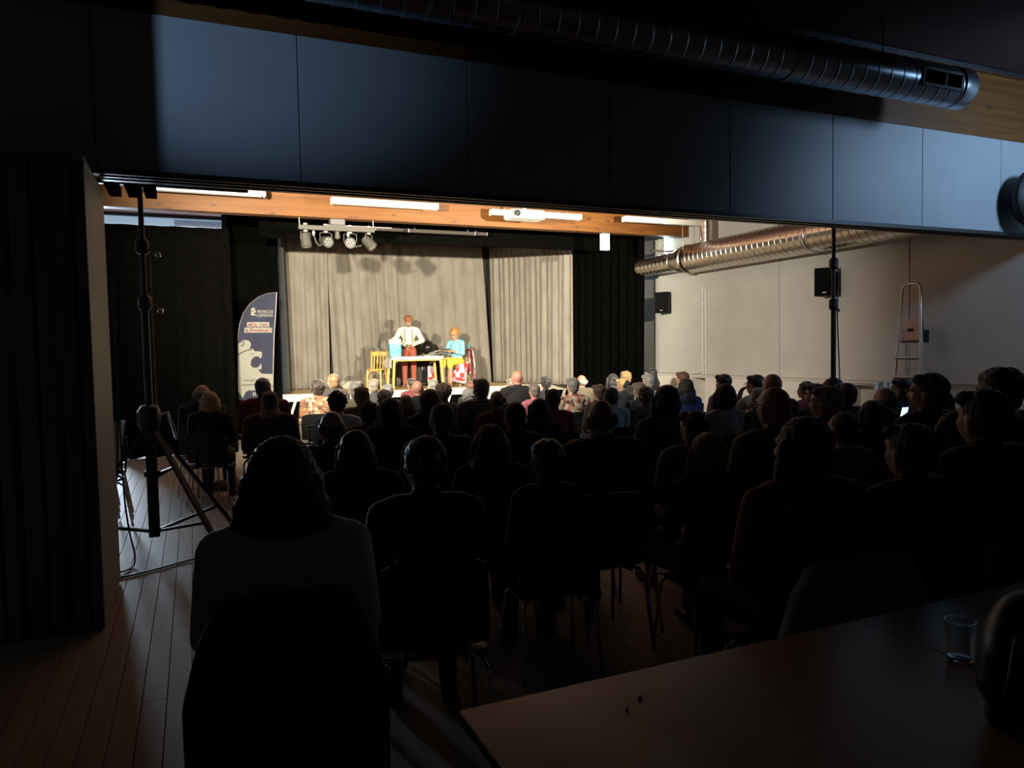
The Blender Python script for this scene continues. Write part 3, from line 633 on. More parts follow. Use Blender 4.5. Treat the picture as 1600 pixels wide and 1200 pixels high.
# ------------------------------------------------------------------ figures: one continuous skin per body
def _ell_mesh(c, r, M, nu=18, nv=12):
    vs = []; fs = []
    for i in range(1, nv):
        a = PI*i/nv
        for k in range(nu):
            b = 2*PI*k/nu; p = M@Vector((r[0]*math.sin(a)*math.cos(b), r[1]*math.sin(a)*math.sin(b), r[2]*math.cos(a))); vs.append(Vector(c)+p)
    vs += [Vector(c)+M@Vector((0, 0, r[2])), Vector(c)+M@Vector((0, 0, -r[2]))]
    for i in range(nv-2):
        for k in range(nu):
            k2 = (k+1) % nu; fs.append((i*nu+k, (i+1)*nu+k, (i+1)*nu+k2, i*nu+k2))
    t = (nv-1)*nu; l = (nv-2)*nu
    for k in range(nu):
        k2 = (k+1) % nu; fs.append((t, k, k2)); fs.append((t+1, l+k2, l+k))
    return vs, fs
class Fig:
    def __init__(s): s.p = []
    def ell(s, c, r, tag, M=None): s.p.append(('e', Vector(c), Vector(r), M or Matrix.Identity(3), tag))
    def cap(s, a, ra, b, rb, tag): s.p.append(('c', Vector(a), ra, Vector(b), rb, tag))
    def chain(s, pts, rs, tag):
        for a, b, ra, rb in zip(pts[:-1], pts[1:], rs[:-1], rs[1:]): s.cap(a, ra, b, rb, tag)
    def raw(s):
        mb = MB()
        for q in s.p:
            if q[0] == 'e': mb.add(*_ell_mesh(q[1], q[2], q[3]))
            else:
                _, a, ra, b, rb, _t = q; d = (b-a); L = d.length; mm = d.to_track_quat('Z', 'Y').to_matrix() if L > 1e-6 else Matrix.Identity(3); n = 14
                prof = [(ra*math.cos(t), ra*math.sin(t)) for t in (-1.45, -1.0, -.5, 0)]+[(rb*math.cos(t), L+rb*math.sin(t)) for t in (0, .5, 1.0, 1.45)]
                vs = [a+mm@Vector((r*math.cos(2*PI*k/n), r*math.sin(2*PI*k/n), h)) for r, h in prof for k in range(n)]
                fs = [(i*n+k, i*n+(k+1) % n, (i+1)*n+(k+1) % n, (i+1)*n+k) for i in range(7) for k in range(n)]+[tuple(range(n-1, -1, -1)), tuple(7*n+k for k in range(n))]
                mb.add(vs, fs)
        return mb
    def skin(s, name, voxel, smooth=4, slots=None, mats=(), extra=None):
        me = bpy.data.meshes.new(name+'_raw'); mb = s.raw(); me.from_pydata(mb.v, [], mb.f)
        o = bpy.data.objects.new('tmp', me); COL.objects.link(o)
        m = o.modifiers.new('r', 'REMESH'); m.mode = 'VOXEL'; m.voxel_size = voxel
        if smooth: k = o.modifiers.new('s', 'SMOOTH'); k.factor = .5; k.iterations = smooth
        dg = bpy.context.evaluated_depsgraph_get(); out = bpy.data.meshes.new_from_object(o.evaluated_get(dg)); out.name = name
        bpy.data.objects.remove(o); bpy.data.meshes.remove(me)
        out.materials.clear()
        for mm in mats: out.materials.append(mm)
        n = len(out.polygons); out.polygons.foreach_set('use_smooth', [True]*n)
        if slots:
            C = np.empty(n*3); out.polygons.foreach_get('center', C); C = C.reshape(-1, 3); best = np.full(n, 1e9); idx = np.zeros(n, int)
            for q in s.p:
                if q[0] == 'e':
                    Mi = np.array(q[3].transposed()); loc = (C-np.array(q[1]))@Mi.T; r = np.array(q[2]); dd = (np.linalg.norm(loc/r, axis=1)-1)*r.min()
                else:
                    a = np.array(q[1]); b = np.array(q[3]); ab = b-a; t = np.clip(((C-a)@ab)/max(ab@ab, 1e-9), 0, 1); dd = np.linalg.norm(C-(a+t[:, None]*ab), axis=1)-(q[2]+t*(q[4]-q[2]))
                w = dd < best; best[w] = dd[w]; idx[w] = slots[q[-1]]
            if extra: extra(C, idx)
            out.polygons.foreach_set('material_index', idx.tolist())
        out.update(); return out

SLOT = {'skin': 0, 'top': 1, 'bottom': 2, 'shoe': 3}
M_skin = mat('skin', (.44, .24, .165), .5, var=.06, vscale=20)
M_skinp = mat('flushed_skin', (.46, .20, .14), .45, var=.06, vscale=20)
M_eye = mat('eye_dark', (.03, .025, .02), .3)
M_lip = mat('lip', (.36, .12, .10), .5)
M_shoe = mat('dark_shoe', (.02, .016, .014), .5)
M_jean = mat('dark_trousers', (.03, .033, .045), .9)

def head_prims(F, hc, HM, nose=True):
    T = lambda p: Vector(hc)+HM@Vector(p)
    F.ell(T((0, -.004, .0)), (.074, .094, .090), 'skin', HM); F.ell(T((0, .028, -.052)), (.060, .066, .070), 'skin', HM)
    F.cap(T((0, .062, -.100)), .022, T((0, .066, -.098)), .024, 'skin')
    for s in (-1, 1):
        F.ell(T((s*.079, -.008, -.028)), (.010, .021, .032), 'skin', HM); F.ell(T((s*.036, .060, -.040)), (.024, .026, .024), 'skin', HM)
        F.cap(T((s*.010, .086, .014)), .011, T((s*.048, .074, .016)), .010, 'skin'); F.cap(T((s*.03, .030, -.098)), .022, T((s*.052, .0, -.068)), .024, 'skin')
    F.cap(T((0, .090, -.004)), .009, T((0, .108, -.040)), .013, 'skin'); F.ell(T((0, .104, -.044)), (.018, .012, .010), 'skin', HM)
    F.cap(T((-.016, .090, -.072)), .009, T((.016, .090, -.072)), .009, 'skin'); F.cap(T((-.014, .086, -.083)), .009, T((.014, .086, -.083)), .009, 'skin')
def face_slots(hc, HM):
    Mi = np.array(HM.transposed()); h = np.array(hc)
    def fn(C, idx):
        L = (C-h)@Mi.T; fr = (L[:, 1] > .05) & (np.linalg.norm(L, axis=1) < .16)
        for s in (-1, 1):
            idx[fr & (((L[:, 0]-s*.032)/.014)**2+((L[:, 2]+.006)/.008)**2 < 1)] = 4
        idx[fr & ((L[:, 0]/.026)**2+((L[:, 2]+.077)/.009)**2 < 1)] = 5
    return fn
def hand(F, wr, dirv, palm_n, side, curl=.6, L=.17):
    """palm, four fingers bent at the knuckles, thumb from the side of the palm"""
    d = Vector(dirv).normalized(); n = Vector(palm_n); n = (n-d*n.dot(d)).normalized(); sd = d.cross(n)*side; wr = Vector(wr)
    F.cap(wr, .026, wr+d*.03, .028, 'skin')
    for k in range(4):
        o = (k-1.5)*.021; b = wr+d*.085+sd*o; F.cap(wr+d*.02+sd*o*.7, .016, b, .0125, 'skin')
        l = (.034, .040, .038, .028)[k]; d1 = (d*math.cos(curl*.6)+n*math.sin(curl*.6)); d2 = (d*math.cos(curl*1.5)+n*math.sin(curl*1.5))
        F.cap(b, .0105, b+d1*l, .0095, 'skin'); F.cap(b+d1*l, .0095, b+d1*l+d2*l*.9, .008, 'skin')
    t0 = wr+d*.03+sd*-.028; t1 = t0+(d*.6-sd*.8+n*.3).normalized()*.045; F.cap(t0, .014, t1, .011, 'skin'); F.cap(t1, .011, t1+(d*.9-sd*.2+n*.3).normalized()*.035, .009, 'skin')

def rot3(yaw, tilt, roll=0.0): return (Matrix.Rotation(yaw, 3, 'Z')@Matrix.Rotation(-tilt, 3, 'X')@Matrix.Rotation(roll, 3, 'Y'))
BODY = {}
def seated(build='m', yaw=0.0, tilt=0.0, pose='lap', voxel=.0125, coat=0.0, lean=0.0):
    """seated figure facing +Y, floor at z = 0, top of the bare head about 1.285; returns mesh, head centre, head matrix"""
    key = (build, round(yaw, 2), round(tilt, 2), pose, coat, lean)
    if key in BODY: return BODY[key]
    sw, bw, fat = {'s': (.152, .135, .92), 'm': (.172, .15, 1.0), 'b': (.192, .172, 1.12), 'c': (.14, .13, .9)}[build]; fat += coat
    F = Fig(); ly = lean
    F.ell((0, 0, .56), (bw*1.06, .135, .115), 'bottom'); F.ell((0, -.005, .70), (bw*fat, .115*fat, .14), 'top'); F.ell((0, -.012+ly*.4, .88), (bw*1.04*fat, .112*fat, .17), 'top')
    F.cap((-sw*.72, -.012+ly, 1.0), .068*fat, (sw*.72, -.012+ly, 1.0), .068*fat, 'top'); F.cap((0, -.012+ly, .98), .085, (0, -.008+ly, 1.055), .060, 'top')
    F.cap((0, -.010+ly, 1.04), .052, (0, .005+ly, 1.14), .050, 'skin')
    hc = Vector((0, .012+ly+.03*math.sin(tilt), 1.192-.02*abs(tilt))); HM = rot3(yaw, tilt); head_prims(F, hc, HM)
    el = [(-sw-.055, .03, .73), (sw+.055, .03, .73)]; wr = [(-.10, .27, .655), (.10, .27, .655)]; hd = [(.5, .8, -.1), (-.5, .8, -.1)]; pn = [(0, 0, -1), (0, 0, -1)]
    if pose == 'chin': el[0] = (-sw-.07, .20, .82); wr[0] = (-.06, .20, 1.02); hd[0] = (.25, -.15, 1); pn[0] = (.3, -1, 0)
    if pose == 'phone': el[1] = (sw+.06, .16, .80); wr[1] = (.13, .33, .96); hd[1] = (0, .25, 1); pn[1] = (-.6, -1, 0)
    if pose == 'hold':
        for i, s in enumerate((-1, 1)): el[i] = (s*(sw+.06), .06, .76); wr[i] = (s*.07, .27, .83); hd[i] = (-s*.6, .5, .2); pn[i] = (0, .2, -1)
    for i, s in enumerate((-1, 1)):
        sh = Vector((s*sw*1.04, -.012+ly, .985)); F.cap(sh, .064*fat, Vector(sh).lerp(Vector(el[i]), .5), .056*fat, 'top'); F.cap(Vector(sh).lerp(Vector(el[i]), .5), .056*fat, el[i], .046*fat, 'top')
        F.cap(el[i], .046*fat, wr[i], .032*fat, 'top'); hand(F, wr[i], hd[i], pn[i], -s)
        kn = (s*.12, .43, .535); an = (s*.125, .40, .10); toe = (s*.14, .56, .038)
        if pose == 'cross' and s < 0: kn = (-.42, .24, .63); an = (.10, .42, .62); toe = (.20, .47, .55)
        F.cap((s*.085, .0, .545), .088, Vector((s*.085, 0, .545)).lerp(Vector(kn), .6), .078, 'bottom'); F.cap(Vector((s*.085, 0, .545)).lerp(Vector(kn), .6), .078, kn, .062, 'bottom')
        F.cap(kn, .060, Vector(kn).lerp(Vector(an), .4), .056, 'bottom'); F.cap(Vector(kn).lerp(Vector(an), .4), .056, an, .042, 'bottom'); F.cap(an, .040, (an[0], an[1]-.02, an[2]-.05), .040, 'shoe'); F.cap((an[0], an[1]-.03, an[2]-.058), .040, toe, .036, 'shoe')
    me = F.skin('seated_body', voxel, 4, SLOT, (M_skin, M_jean, M_jean, M_shoe, M_eye, M_lip), face_slots(hc, HM))
    BODY[key] = (me, hc, HM); return BODY[key]

# hair in head space (z up, face towards +Y)
HAIR = {}
def hair(style, seed=0):
    key = (style, seed)
    if key in HAIR: return HAIR[key]
    F = Fig(); rnd = random.Random(hash(style) % 1000+seed) if False else random.Random(sum(map(ord, style))+seed*17)
    base = lambda k=0.0: (F.ell((0, -.022, .014), (.083+k, .096+k, .090+k), 'h'), F.ell((0, -.052, -.042), (.066+k, .056+k, .062), 'h'))
    vox = .0075; amp = .0022; freq = 46; flow = 0
    if style == 'short': base(); F.cap((-.05, .045, .062), .03, (.05, .045, .062), .03, 'h')
    elif style == 'crop': base(-.004)
    elif style == 'balding':
        for s in (-1, 1): F.ell((s*.058, -.032, -.018), (.026, .062, .040), 'h')
        F.ell((0, -.072, -.030), (.062, .032, .046), 'h')
    elif style == 'curly':
        base(.004); amp = .0; vox = .008
        for k in range(150):
            a = rnd.uniform(0, 2*PI); b = rnd.uniform(-.5, 1.4); d = Vector((math.cos(a)*math.cos(b), math.sin(a)*math.cos(b), math.sin(b)))
            if d.y > .25 and d.z < .45: continue
            p = Vector((d.x*.088, -.022+d.y*.10, .010+d.z*.092)); F.ell(p, [rnd.uniform(.014, .024)]*3, 'h')
    elif style == 'bob':
        base(.006); F.ell((0, -.035, -.045), (.106, .085, .105), 'h')
        for s in (-1, 1): F.cap((s*.085, .01, .0), .028, (s*.092, .02, -.115), .030, 'h')
    elif style == 'long':
        base(.006); F.ell((0, -.038, -.06), (.106, .082, .12), 'h'); F.ell((0, -.078, -.20), (.112, .052, .17), 'h'); amp = .003
        for s in (-1, 1): F.chain([(s*.08, .01, .02), (s*.092, .01, -.10), (s*.105, .0, -.24)], [.03, .032, .028], 'h')
    elif style == 'wavy':
        base(.010); amp = .004; freq = 30
        for k in range(40):
            a = -PI*.93+k/39*PI*1.86-PI/2; x, y = math.cos(a), math.sin(a)
            pts = [(x*.07, -.02+y*.075, .03)]
            for q in range(1, 6): pts.append((x*(.092+.016*q*.55)+.012*math.sin(q*1.8+k), -.035+y*.082+.010*math.cos(q*1.9+k)-.004*q, .03-.062*q-(.02*rnd.random() if q == 5 else 0)))
            F.chain(pts, [.022, .024, .024, .023, .019, .010], 'h')
        F.ell((0, -.06, -.14), (.10, .055, .17), 'h')
    elif style == 'veil':
        F.ell((0, -.022, .014), (.090, .102, .096), 'h'); F.ell((0, -.034, -.035), (.114, .092, .10), 'h'); F.ell((0, -.042, -.085), (.130, .088, .075), 'h'); F.ell((0, -.045, -.12), (.138, .08, .05), 'h'); amp = .0022; freq = 90; vox = .006
    elif style == 'bun': base(.003); F.ell((0, -.125, .012), (.046, .040, .044), 'h'); F.ell((0, -.09, .0), (.05, .04, .05), 'h')
    elif style == 'pony':
        base(.003); F.ell((0, -.108, .03), (.028, .03, .03), 'h'); F.chain([(0, -.11, .03), (.0, -.155, -.01), (.004, -.16, -.10), (.0, -.14, -.19), (.002, -.12, -.25)], [.026, .034, .036, .028, .012], 'h'); amp = .002
    elif style == 'messy':
        base(.010); amp = .003
        for k in range(70):
            a = rnd.uniform(0, 2*PI); b = rnd.uniform(-.3, 1.45); d = Vector((math.cos(a)*math.cos(b), math.sin(a)*math.cos(b), math.sin(b)))
            if d.y > .3 and d.z < .5: continue
            p = Vector((d.x*.085, -.022+d.y*.098, .012+d.z*.092)); t = Vector((rnd.uniform(-1, 1), rnd.uniform(-1, 1), rnd.uniform(-.6, .9))).normalized(); F.cap(p, .018, p+t*.022+d*.014, .005, 'h')
    elif style == 'hood': F.ell((0, -.03, .0), (.108, .118, .118), 'h'); F.ell((0, -.05, -.10), (.115, .095, .09), 'h'); amp = .001
    elif style == 'cap':
        F.ell((0, -.008, .045), (.094, .112, .060), 'h'); F.ell((0, .045, .040), (.085, .085, .016), 'h'); F.ell((0, .10, .022), (.062, .045, .008), 'h'); amp = 0; F.ell((0, -.03, .005), (.081, .085, .05), 'h')
    me = F.skin('hair', vox, 2, None, [mat('hair_default', (.05, .03, .02), .5)])
    n = len(me.vertices); co = np.empty(n*3); me.vertices.foreach_get('co', co); co = co.reshape(-1, 3); no = np.empty(n*3); me.vertices.foreach_get('normal', no); no = no.reshape(-1, 3)
    if amp:
        az = np.arctan2(co[:, 0], -co[:, 1]-.02); g = np.sin(az*freq+2.5*np.sin(co[:, 2]*25+seed)+3*np.sin(az*5+seed))+.6*np.sin(az*freq*.43+co[:, 2]*18)
        co = co+no*(g*amp)[:, None]; me.vertices.foreach_set('co', co.ravel())
    me.update(); HAIR[key] = me; return me

def hairmat(name, c): 
    return mat('hair_'+name, c, .45, var=.25, vscale=40, bump=.5, bscale=220, sheen=.35, stretch=(1, 1, .25))
HC = {k: hairmat(k, v) for k, v in {'black': (.008, .007, .006), 'dkbrown': (.022, .014, .009), 'brown': (.07, .040, .020), 'ltbrown': (.16, .095, .045), 'auburn': (.10, .035, .014), 'blond': (.40, .26, .10), 'dkblond': (.24, .15, .06), 'grey': (.13, .12, .103), 'greybrown': (.15, .12, .09), 'dkgrey': (.10, .095, .085), 'white': (.28, .265, .235)}.items()}
def cloth(name, c): return mat('cloth_'+name, c, .9, var=.12, vscale=14, bump=.35, bscale=55, sheen=.12)
TC = {k: cloth(k, v) for k, v in {'black': (.007, .007, .008), 'navy': (.014, .018, .032), 'dkgrey': (.030, .030, .032), 'brown': (.050, .034, .024), 'khaki': (.13, .105, .07), 'maroon': (.10, .016, .022), 'dkred': (.13, .012, .012), 'raspberry': (.22, .03, .075), 'ltblue': (.52, .66, .84), 'lavender': (.33, .29, .40), 'blue': (.03, .04, .16), 'teal': (.018, .07, .065), 'white': (.80, .80, .84), 'ltgrey': (.46, .45, .43), 'olive': (.10, .095, .065), 'beige': (.36, .30, .23), 'greyblue': (.22, .26, .30), 'pink': (.42, .13, .16), 'greyshirt': (.46, .46, .49)}.items()}
TC['paisley'] = pattern('cloth_paisley', [(.30, .20, .12), (.12, .05, .04), (.42, .33, .22), (.20, .10, .06), (.35, .14, .06)], 'voronoi', 26)
TC['floral'] = pattern('cloth_floral', [(.45, .34, .25), (.36, .26, .18), (.40, .10, .06), (.50, .40, .30), (.10, .05, .04)], 'voronoi', 22)
TC['striped'] = pattern('cloth_striped', [(.05, .045, .045), (.05, .045, .045), (.16, .13, .12)], 'stripe', 9)
TC['plaid'] = pattern('cloth_plaid', [(.10, .008, .012), (.22, .02, .025), (.05, .006, .01), (.26, .03, .035)], 'check', 7)
TC['speckle'] = pattern('cloth_speckle', [(.20, .185, .17), (.18, .165, .15), (.08, .07, .06)], 'voronoi', 55)
TC['scarf_check'] = pattern('cloth_scarf_check', [(.42, .26, .18), (.20, .04, .04), (.50, .40, .30)], 'check', 11)
TC['scarf_stripe'] = pattern('cloth_scarf_stripe', [(.36, .32, .26), (.05, .045, .04)], 'stripe', 14)

def dress(o, skin, top, bottom=M_jean, shoe=M_shoe):
    for i, m in enumerate((skin, top, bottom, shoe)):
        o.material_slots[i].link = 'OBJECT'; o.material_slots[i].material = m
def add_hair(root, style, seed, m, hc, HM, scale=1.0, name='hair', label=None):
    h = link(name, hair(style, seed), root); h.matrix_local = Matrix.Translation(hc)@HM.to_4x4()@Matrix.Scale(scale, 4)
    h.material_slots[0].link = 'OBJECT'; h.material_slots[0].material = m
    if label: h['label'] = label
    return h
GL = None
def add_glasses(root, hc, HM):
    global GL
    if GL is None:
        g = MB()
        for s in (-1, 1):
            g.tube([(s*.034+.024*math.cos(2*PI*k/14), .106, -.006+.017*math.sin(2*PI*k/14)) for k in range(14)], .0022, 6, closed=True)
            g.tube([(s*.058, .105, .0), (s*.082, .09, .004), (s*.087, .0, .002), (s*.086, -.022, -.012)], .0022, 6)
        g.tube([(-.011, .107, .0), (0, .11, .003), (.011, .107, .0)], .0022, 6); GL = g.mesh('glasses', mat('glasses_frame', (.12, .11, .10), .25, metal=.6))
    o = link('glasses', GL, root); o.matrix_local = Matrix.Translation(hc)@HM.to_4x4(); return o
SC = None
def add_scarf(root, m):
    global SC
    if SC is None:
        F = Fig(); N = 16
        for ring, (rx, ry, z, r) in enumerate(((.082, .080, 1.055, .034), (.072, .072, 1.09, .028))):
            P = [(rx*math.cos(2*PI*k/N), -.005+ry*math.sin(2*PI*k/N), z+.008*math.sin(3*k+ring)) for k in range(N+1)]; F.chain(P, [r]*(N+1), 's')
        SC = F.skin('scarf', .009, 2, None, [TC['ltgrey']])
    o = link('scarf', SC, root); o.material_slots[0].link = 'OBJECT'; o.material_slots[0].material = m; return o
# ------------------------------------------------------------------ feather flag left of the stage
BY = 15.05
def bp(u, v):                                                   # a point of the flag, read off the photograph at 6x
    p = at(340+u/6.0, 440+v/6.0, Y=BY); return (p.x, p.z)
M_navy = mat('flag_navy', (.030, .032, .054), .7, spec=.08, var=.12, vscale=4, bump=.15, bscale=6)
M_cream = mat('flag_white', (.24, .235, .20), .7, spec=.1)
M_redink = mat('red_ink', (.16, .012, .01), .7, spec=.1); M_ink = mat('black_ink', (.015, .015, .02), .6)
ff = thing('feather_flag', (bp(350, 1110)[0], BY, 0), 'navy and white feather flag with a lion emblem beside the stage', 'flag')
ox = ff.location.x
def sh(pts): return [(x-ox, z) for x, z in (bp(*p) for p in pts)]
def smooth_poly(pts, it=2):
    for _ in range(it):
        q = []
        for a, b in zip(pts, pts[1:]+pts[:1]): q += [(a[0]*.75+b[0]*.25, a[1]*.75+b[1]*.25), (a[0]*.25+b[0]*.75, a[1]*.25+b[1]*.75)]
        pts = q
    return pts
out = [(197, 1112), (191, 900), (190, 560), (196, 470), (208, 395), (240, 300), (300, 212), (380, 148), (460, 113), (552, 101), (541, 300), (527, 500), (518, 860), (513, 1105)]
MB().prism(sh(out), -.006, .006).build('fabric', M_navy, ff)
lion = [(192, 1030), (190, 585), (205, 566), (242, 548), (285, 550), (309, 572), (313, 604), (297, 624), (332, 632), (350, 654), (392, 654), (414, 662), (415, 700), (400, 723), (382, 700), (345, 703), (314, 738), (309, 782), (330, 806), (366, 808), (392, 792), (404, 764), (413, 790), (408, 822), (378, 824), (400, 850), (416, 863), (517, 866), (513, 1020), (292, 1020), (263, 1034), (236, 1092)]
MB().prism(sh(lion), -.009, -.0055).build('lion_emblem', M_cream, ff)
def stroke(pts, w, m, name, y=-.0105):
    P = sh(pts); mb = MB(); V = [Vector((a, y, b)) for a, b in P]
    for a, b in zip(V[:-1], V[1:]): mb.bar(a, b, .002, w, up=(0, 1, 0)) if False else mb.bar(a, b, w, .002, up=(0, 1, 0))
    return mb.build(name, m, ff)
stroke([(190, 690), (215, 672), (250, 655), (290, 640), (325, 634)], .022, M_ink, 'emblem_line')
stroke([(205, 575), (222, 560), (240, 562), (247, 580), (240, 600), (226, 603), (219, 592)], .018, M_ink, 'emblem_curl')
stroke([(313, 686), (324, 675), (336, 674), (344, 682)], .009, M_ink, 'emblem_eye')
stroke([(376, 822), (392, 828), (404, 824)], .008, M_ink, 'emblem_lip')
stroke([(296, 610), (308, 603)], .008, M_ink, 'emblem_lip')
for a, b, c, d in ((276, 380, 483, 426), (251, 432, 510, 479)): MB().prism(sh([(a, d), (c, d), (c, b), (a, b)]), -.009, -.0055).build('text_bar', M_cream, ff)
def text(s, u0, u1, v0, v1, m, name, y=-.0105, parent=None, bold=.0):
    c = bpy.data.curves.new('txt', 'FONT'); c.body = s; c.size = 1; c.extrude = 0.0; c.offset = bold; c.resolution_u = 3
    o = bpy.data.objects.new('tmp', c); COL.objects.link(o); dg = bpy.context.evaluated_depsgraph_get(); me = bpy.data.meshes.new_from_object(o.evaluated_get(dg)); bpy.data.objects.remove(o)
    xs = [v.co.x for v in me.vertices]; ys = [v.co.y for v in me.vertices]; (x0, z0), (x1, z1) = sh([(u0, v1), (u1, v0)])
    for v in me.vertices: v.co = Vector((x0+(v.co.x-min(xs))/(max(xs)-min(xs))*(x1-x0), y, z0+(v.co.y-min(ys))/(max(ys)-min(ys))*(z1-z0))) if False else v.co
    a, b, cc, d = min(xs), max(xs), min(ys), max(ys)
    for v in me.vertices: v.co = Vector((x0+(v.co.x-a)/(b-a)*(x1-x0), y, z0+(v.co.y-cc)/(d-cc)*(z1-z0)))
    me.materials.clear(); me.materials.append(m); me.name = name
    return link(name, me, parent or ff)
text('PROVINCE DE', 372, 519, 268, 296, M_cream, 'lettering', bold=.02); text('LUXEMBOURG', 368, 518, 302, 330, M_cream, 'lettering', bold=.02)
text("#Ça, c'est", 288, 470, 386, 428, M_redink, 'lettering', bold=.015); text('la Province !', 262, 497, 437, 473, M_redink, 'lettering', bold=.015)
text('www.', 241, 302, 918, 936, M_ink, 'lettering', bold=.02); text('province.', 311, 500, 905, 942, M_ink, 'lettering', bold=.02); text('luxembourg.be', 229, 502, 948, 984, M_ink, 'lettering', bold=.02)
MB().prism(sh([(330, 1070), (360, 1070), (360, 1038), (330, 1038)]), -.009, -.0055).build('icon_square', M_cream, ff)
text('f', 340, 353, 1043, 1070, M_navy, 'icon_letter', bold=.03)
MB().prism(sh(smooth_poly([(374, 1070), (404, 1070), (404, 1038), (374, 1038)])), -.009, -.0055).build('icon_square', M_cream, ff)
# small crest next to the lettering: a square with a lion head shape
MB().prism(sh([(312, 318), (312, 262), (322, 250), (338, 243), (348, 252), (350, 268), (360, 276), (358, 290), (342, 292), (338, 300), (345, 306), (360, 305), (360, 318)]), -.009, -.0055).build('crest', M_cream, ff)
stroke([(314, 282), (330, 276), (346, 276)], .010, M_navy, 'crest_line')
pole = [Vector((x, .0, z)) for x, z in sh([(515, 1108), (520, 860), (529, 500), (543, 300), (553, 101), (460, 112), (380, 146), (300, 210), (240, 298), (208, 393), (196, 470), (190, 560)])]
MB().tube([Vector((pole[0].x, 0, .05))]+pole[:5], .011, 8).build('pole', M_alu, ff)
MB().tube(pole[4:], .007, 8).build('pole_tip', M_alu, ff)
for k in range(2): MB().bar((pole[0].x-(.35 if k == 0 else 0), -(.35 if k else 0), .03), (pole[0].x+(.35 if k == 0 else 0), .35 if k else 0, .03), .05, .02).build('base_bar', M_blacksteel, ff)
MB().tube([(pole[0].x, 0, .02), (pole[0].x, 0, .25)], .02, 10).build('base_socket', M_blacksteel, ff)

# ------------------------------------------------------------------ things on the stage
M_yel = wood('golden_beech', (.78, .50, .14), (.68, .40, .09), axis=2, rough=.4, knots=False)
def bentwood(loc, rot, label, m):
    t = thing('wooden_chair', loc, label, 'chair', rotz=rot)
    P = [[(.205*math.cos(a)*r, .20*math.sin(a)*r, .455+(.004 if r < .6 else 0)) for r in (0.02, .5, .95, 1.0)] for a in [2*PI*k/24 for k in range(25)]]
    MB().lathe([(.19, .44), (.212, .45), (.212, .468), (.19, .475), (.02, .468)], 28).build('seat', m, t, smooth=40)
    for s in (-1, 1):
        MB().tube([(s*.17, .17, 0), (s*.165, .165, .25), (s*.155, .15, .45)], [.014, .018, .02], 8).build('leg', m, t)
        MB().tube([(s*.19, -.24, 0), (s*.17, -.19, .45), (s*.18, -.24, .70), (s*.195, -.29, .90)], [.015, .02, .018, .016], 8).build('leg', m, t, smooth=True)
        MB().tube([(s*.158, .155, .20), (s*.155, .16, .34), (s*.10, .165, .42), (0, .168, .435)], .010, 8).build('arch_brace', m, t, smooth=True)
    MB().tube([(-.16, .16, .20), (.16, .16, .20)], .009, 8).build('stretcher', m, t)
    for s in (-1, 1): MB().tube([(s*.16, .16, .22), (s*.175, -.21, .22)], .009, 8).build('stretcher', m, t)
    tr = MB(); P = []
    for k in range(13):
        a = -1+k/6; P.append([(a*.215, -.305+.05*a*a*-1+.03, z+.02*(1-a*a)) for z in (.76, .78, .84, .86)])
    o = tr.grid(P).build('top_rail', m, t, smooth=True); md = o.modifiers.new('t', 'SOLIDIFY'); md.thickness = .022
    for k in range(4):
        xx = -.105+k*.07; MB().bar((xx, -.185, .455), (xx*1.1, -.275, .78), .028, .012, up=(0, -1, 0)).build('slat', m, t)
    return t
chp = at(586, 606, Z=ST)
bentwood((3.92, 16.95, ST), PI-.55, 'golden bentwood chair standing alone at the left of the stage', M_yel)
WP = at(709, 560, Y=16.85)                                       # seated actor
bentwood((WP.x+.12, 16.92, ST), math.radians(128), 'golden wooden chair under the actor in light blue', M_yel)
# table with white cloth
TX0, TX1 = at(610, 557, Y=16.55).x, at(688, 557, Y=16.55).x; TY0, TY1, TZ = 16.35, 16.95, 1.425
M_tc = mat('white_tablecloth', (.80, .78, .68), .85, bump=.2, bscale=20)
tb = thing('stage_table', ((TX0+TX1)/2, (TY0+TY1)/2, ST), 'wooden stage table with golden legs under a white cloth', 'table'); hx, hy = (TX1-TX0)/2, (TY1-TY0)/2; th = TZ-ST
MB().box((-hx, -hy, th-.03), (hx, hy, th), .005).build('tabletop', M_yel, tb)
for sx in (-1, 1):
    for sy in (-1, 1): MB().bar((sx*(hx-.05), sy*(hy-.05), th-.03), (sx*(hx-.0), sy*(hy-.03), 0), .05, .05).build('leg', M_yel, tb)
    MB().box((-hx+.05 if sx < 0 else hx-.07, -hy+.05, th-.10), (-hx+.07 if sx < 0 else hx-.05, hy-.05, th-.03)).build('apron', M_yel, tb)
    MB().box((-hx+.05, sx*(hy-.05)-.01, th-.10), (hx-.05, sx*(hy-.05)+.01, th-.03)).build('apron', M_yel, tb)
tcm = MB(); P = []
def drop(x, y):
    ex = max(0, abs(x)-hx); ey = max(0, abs(y)-hy); q = max(ex, ey)
    X = max(-hx-.012, min(hx+.012, x)); Yy = max(-hy-.012, min(hy+.012, y))
    cor = min(ex, ey)
    return (X+(.02+cor*.25)*math.copysign(1 if ex > 0 else 0, x)*min(1, q*12)+.008*math.sin(y*22)*(q > 0), Yy+(.01+cor*.25)*math.copysign(1 if ey > 0 else 0, y)*min(1, q*12)+.008*math.sin(x*22)*(q > 0), th+.004-q)
xs_ = [-hx-.26+k*(2*hx+.34)/44 for k in range(45)]; ys_ = [-hy-.07+k*(2*hy+.14)/26 for k in range(27)]
for X_ in xs_: P.append([drop(X_, Y_) for Y_ in ys_])
tc_ = tcm.grid(P).build('tablecloth', M_tc, None, smooth=True); tc_.location = tb.location; md = tc_.modifiers.new('t', 'SOLIDIFY'); md.thickness = .004; md.offset = 1
tag(tc_, 'white cloth lying over the stage table, hanging down at its left end', 'tablecloth')
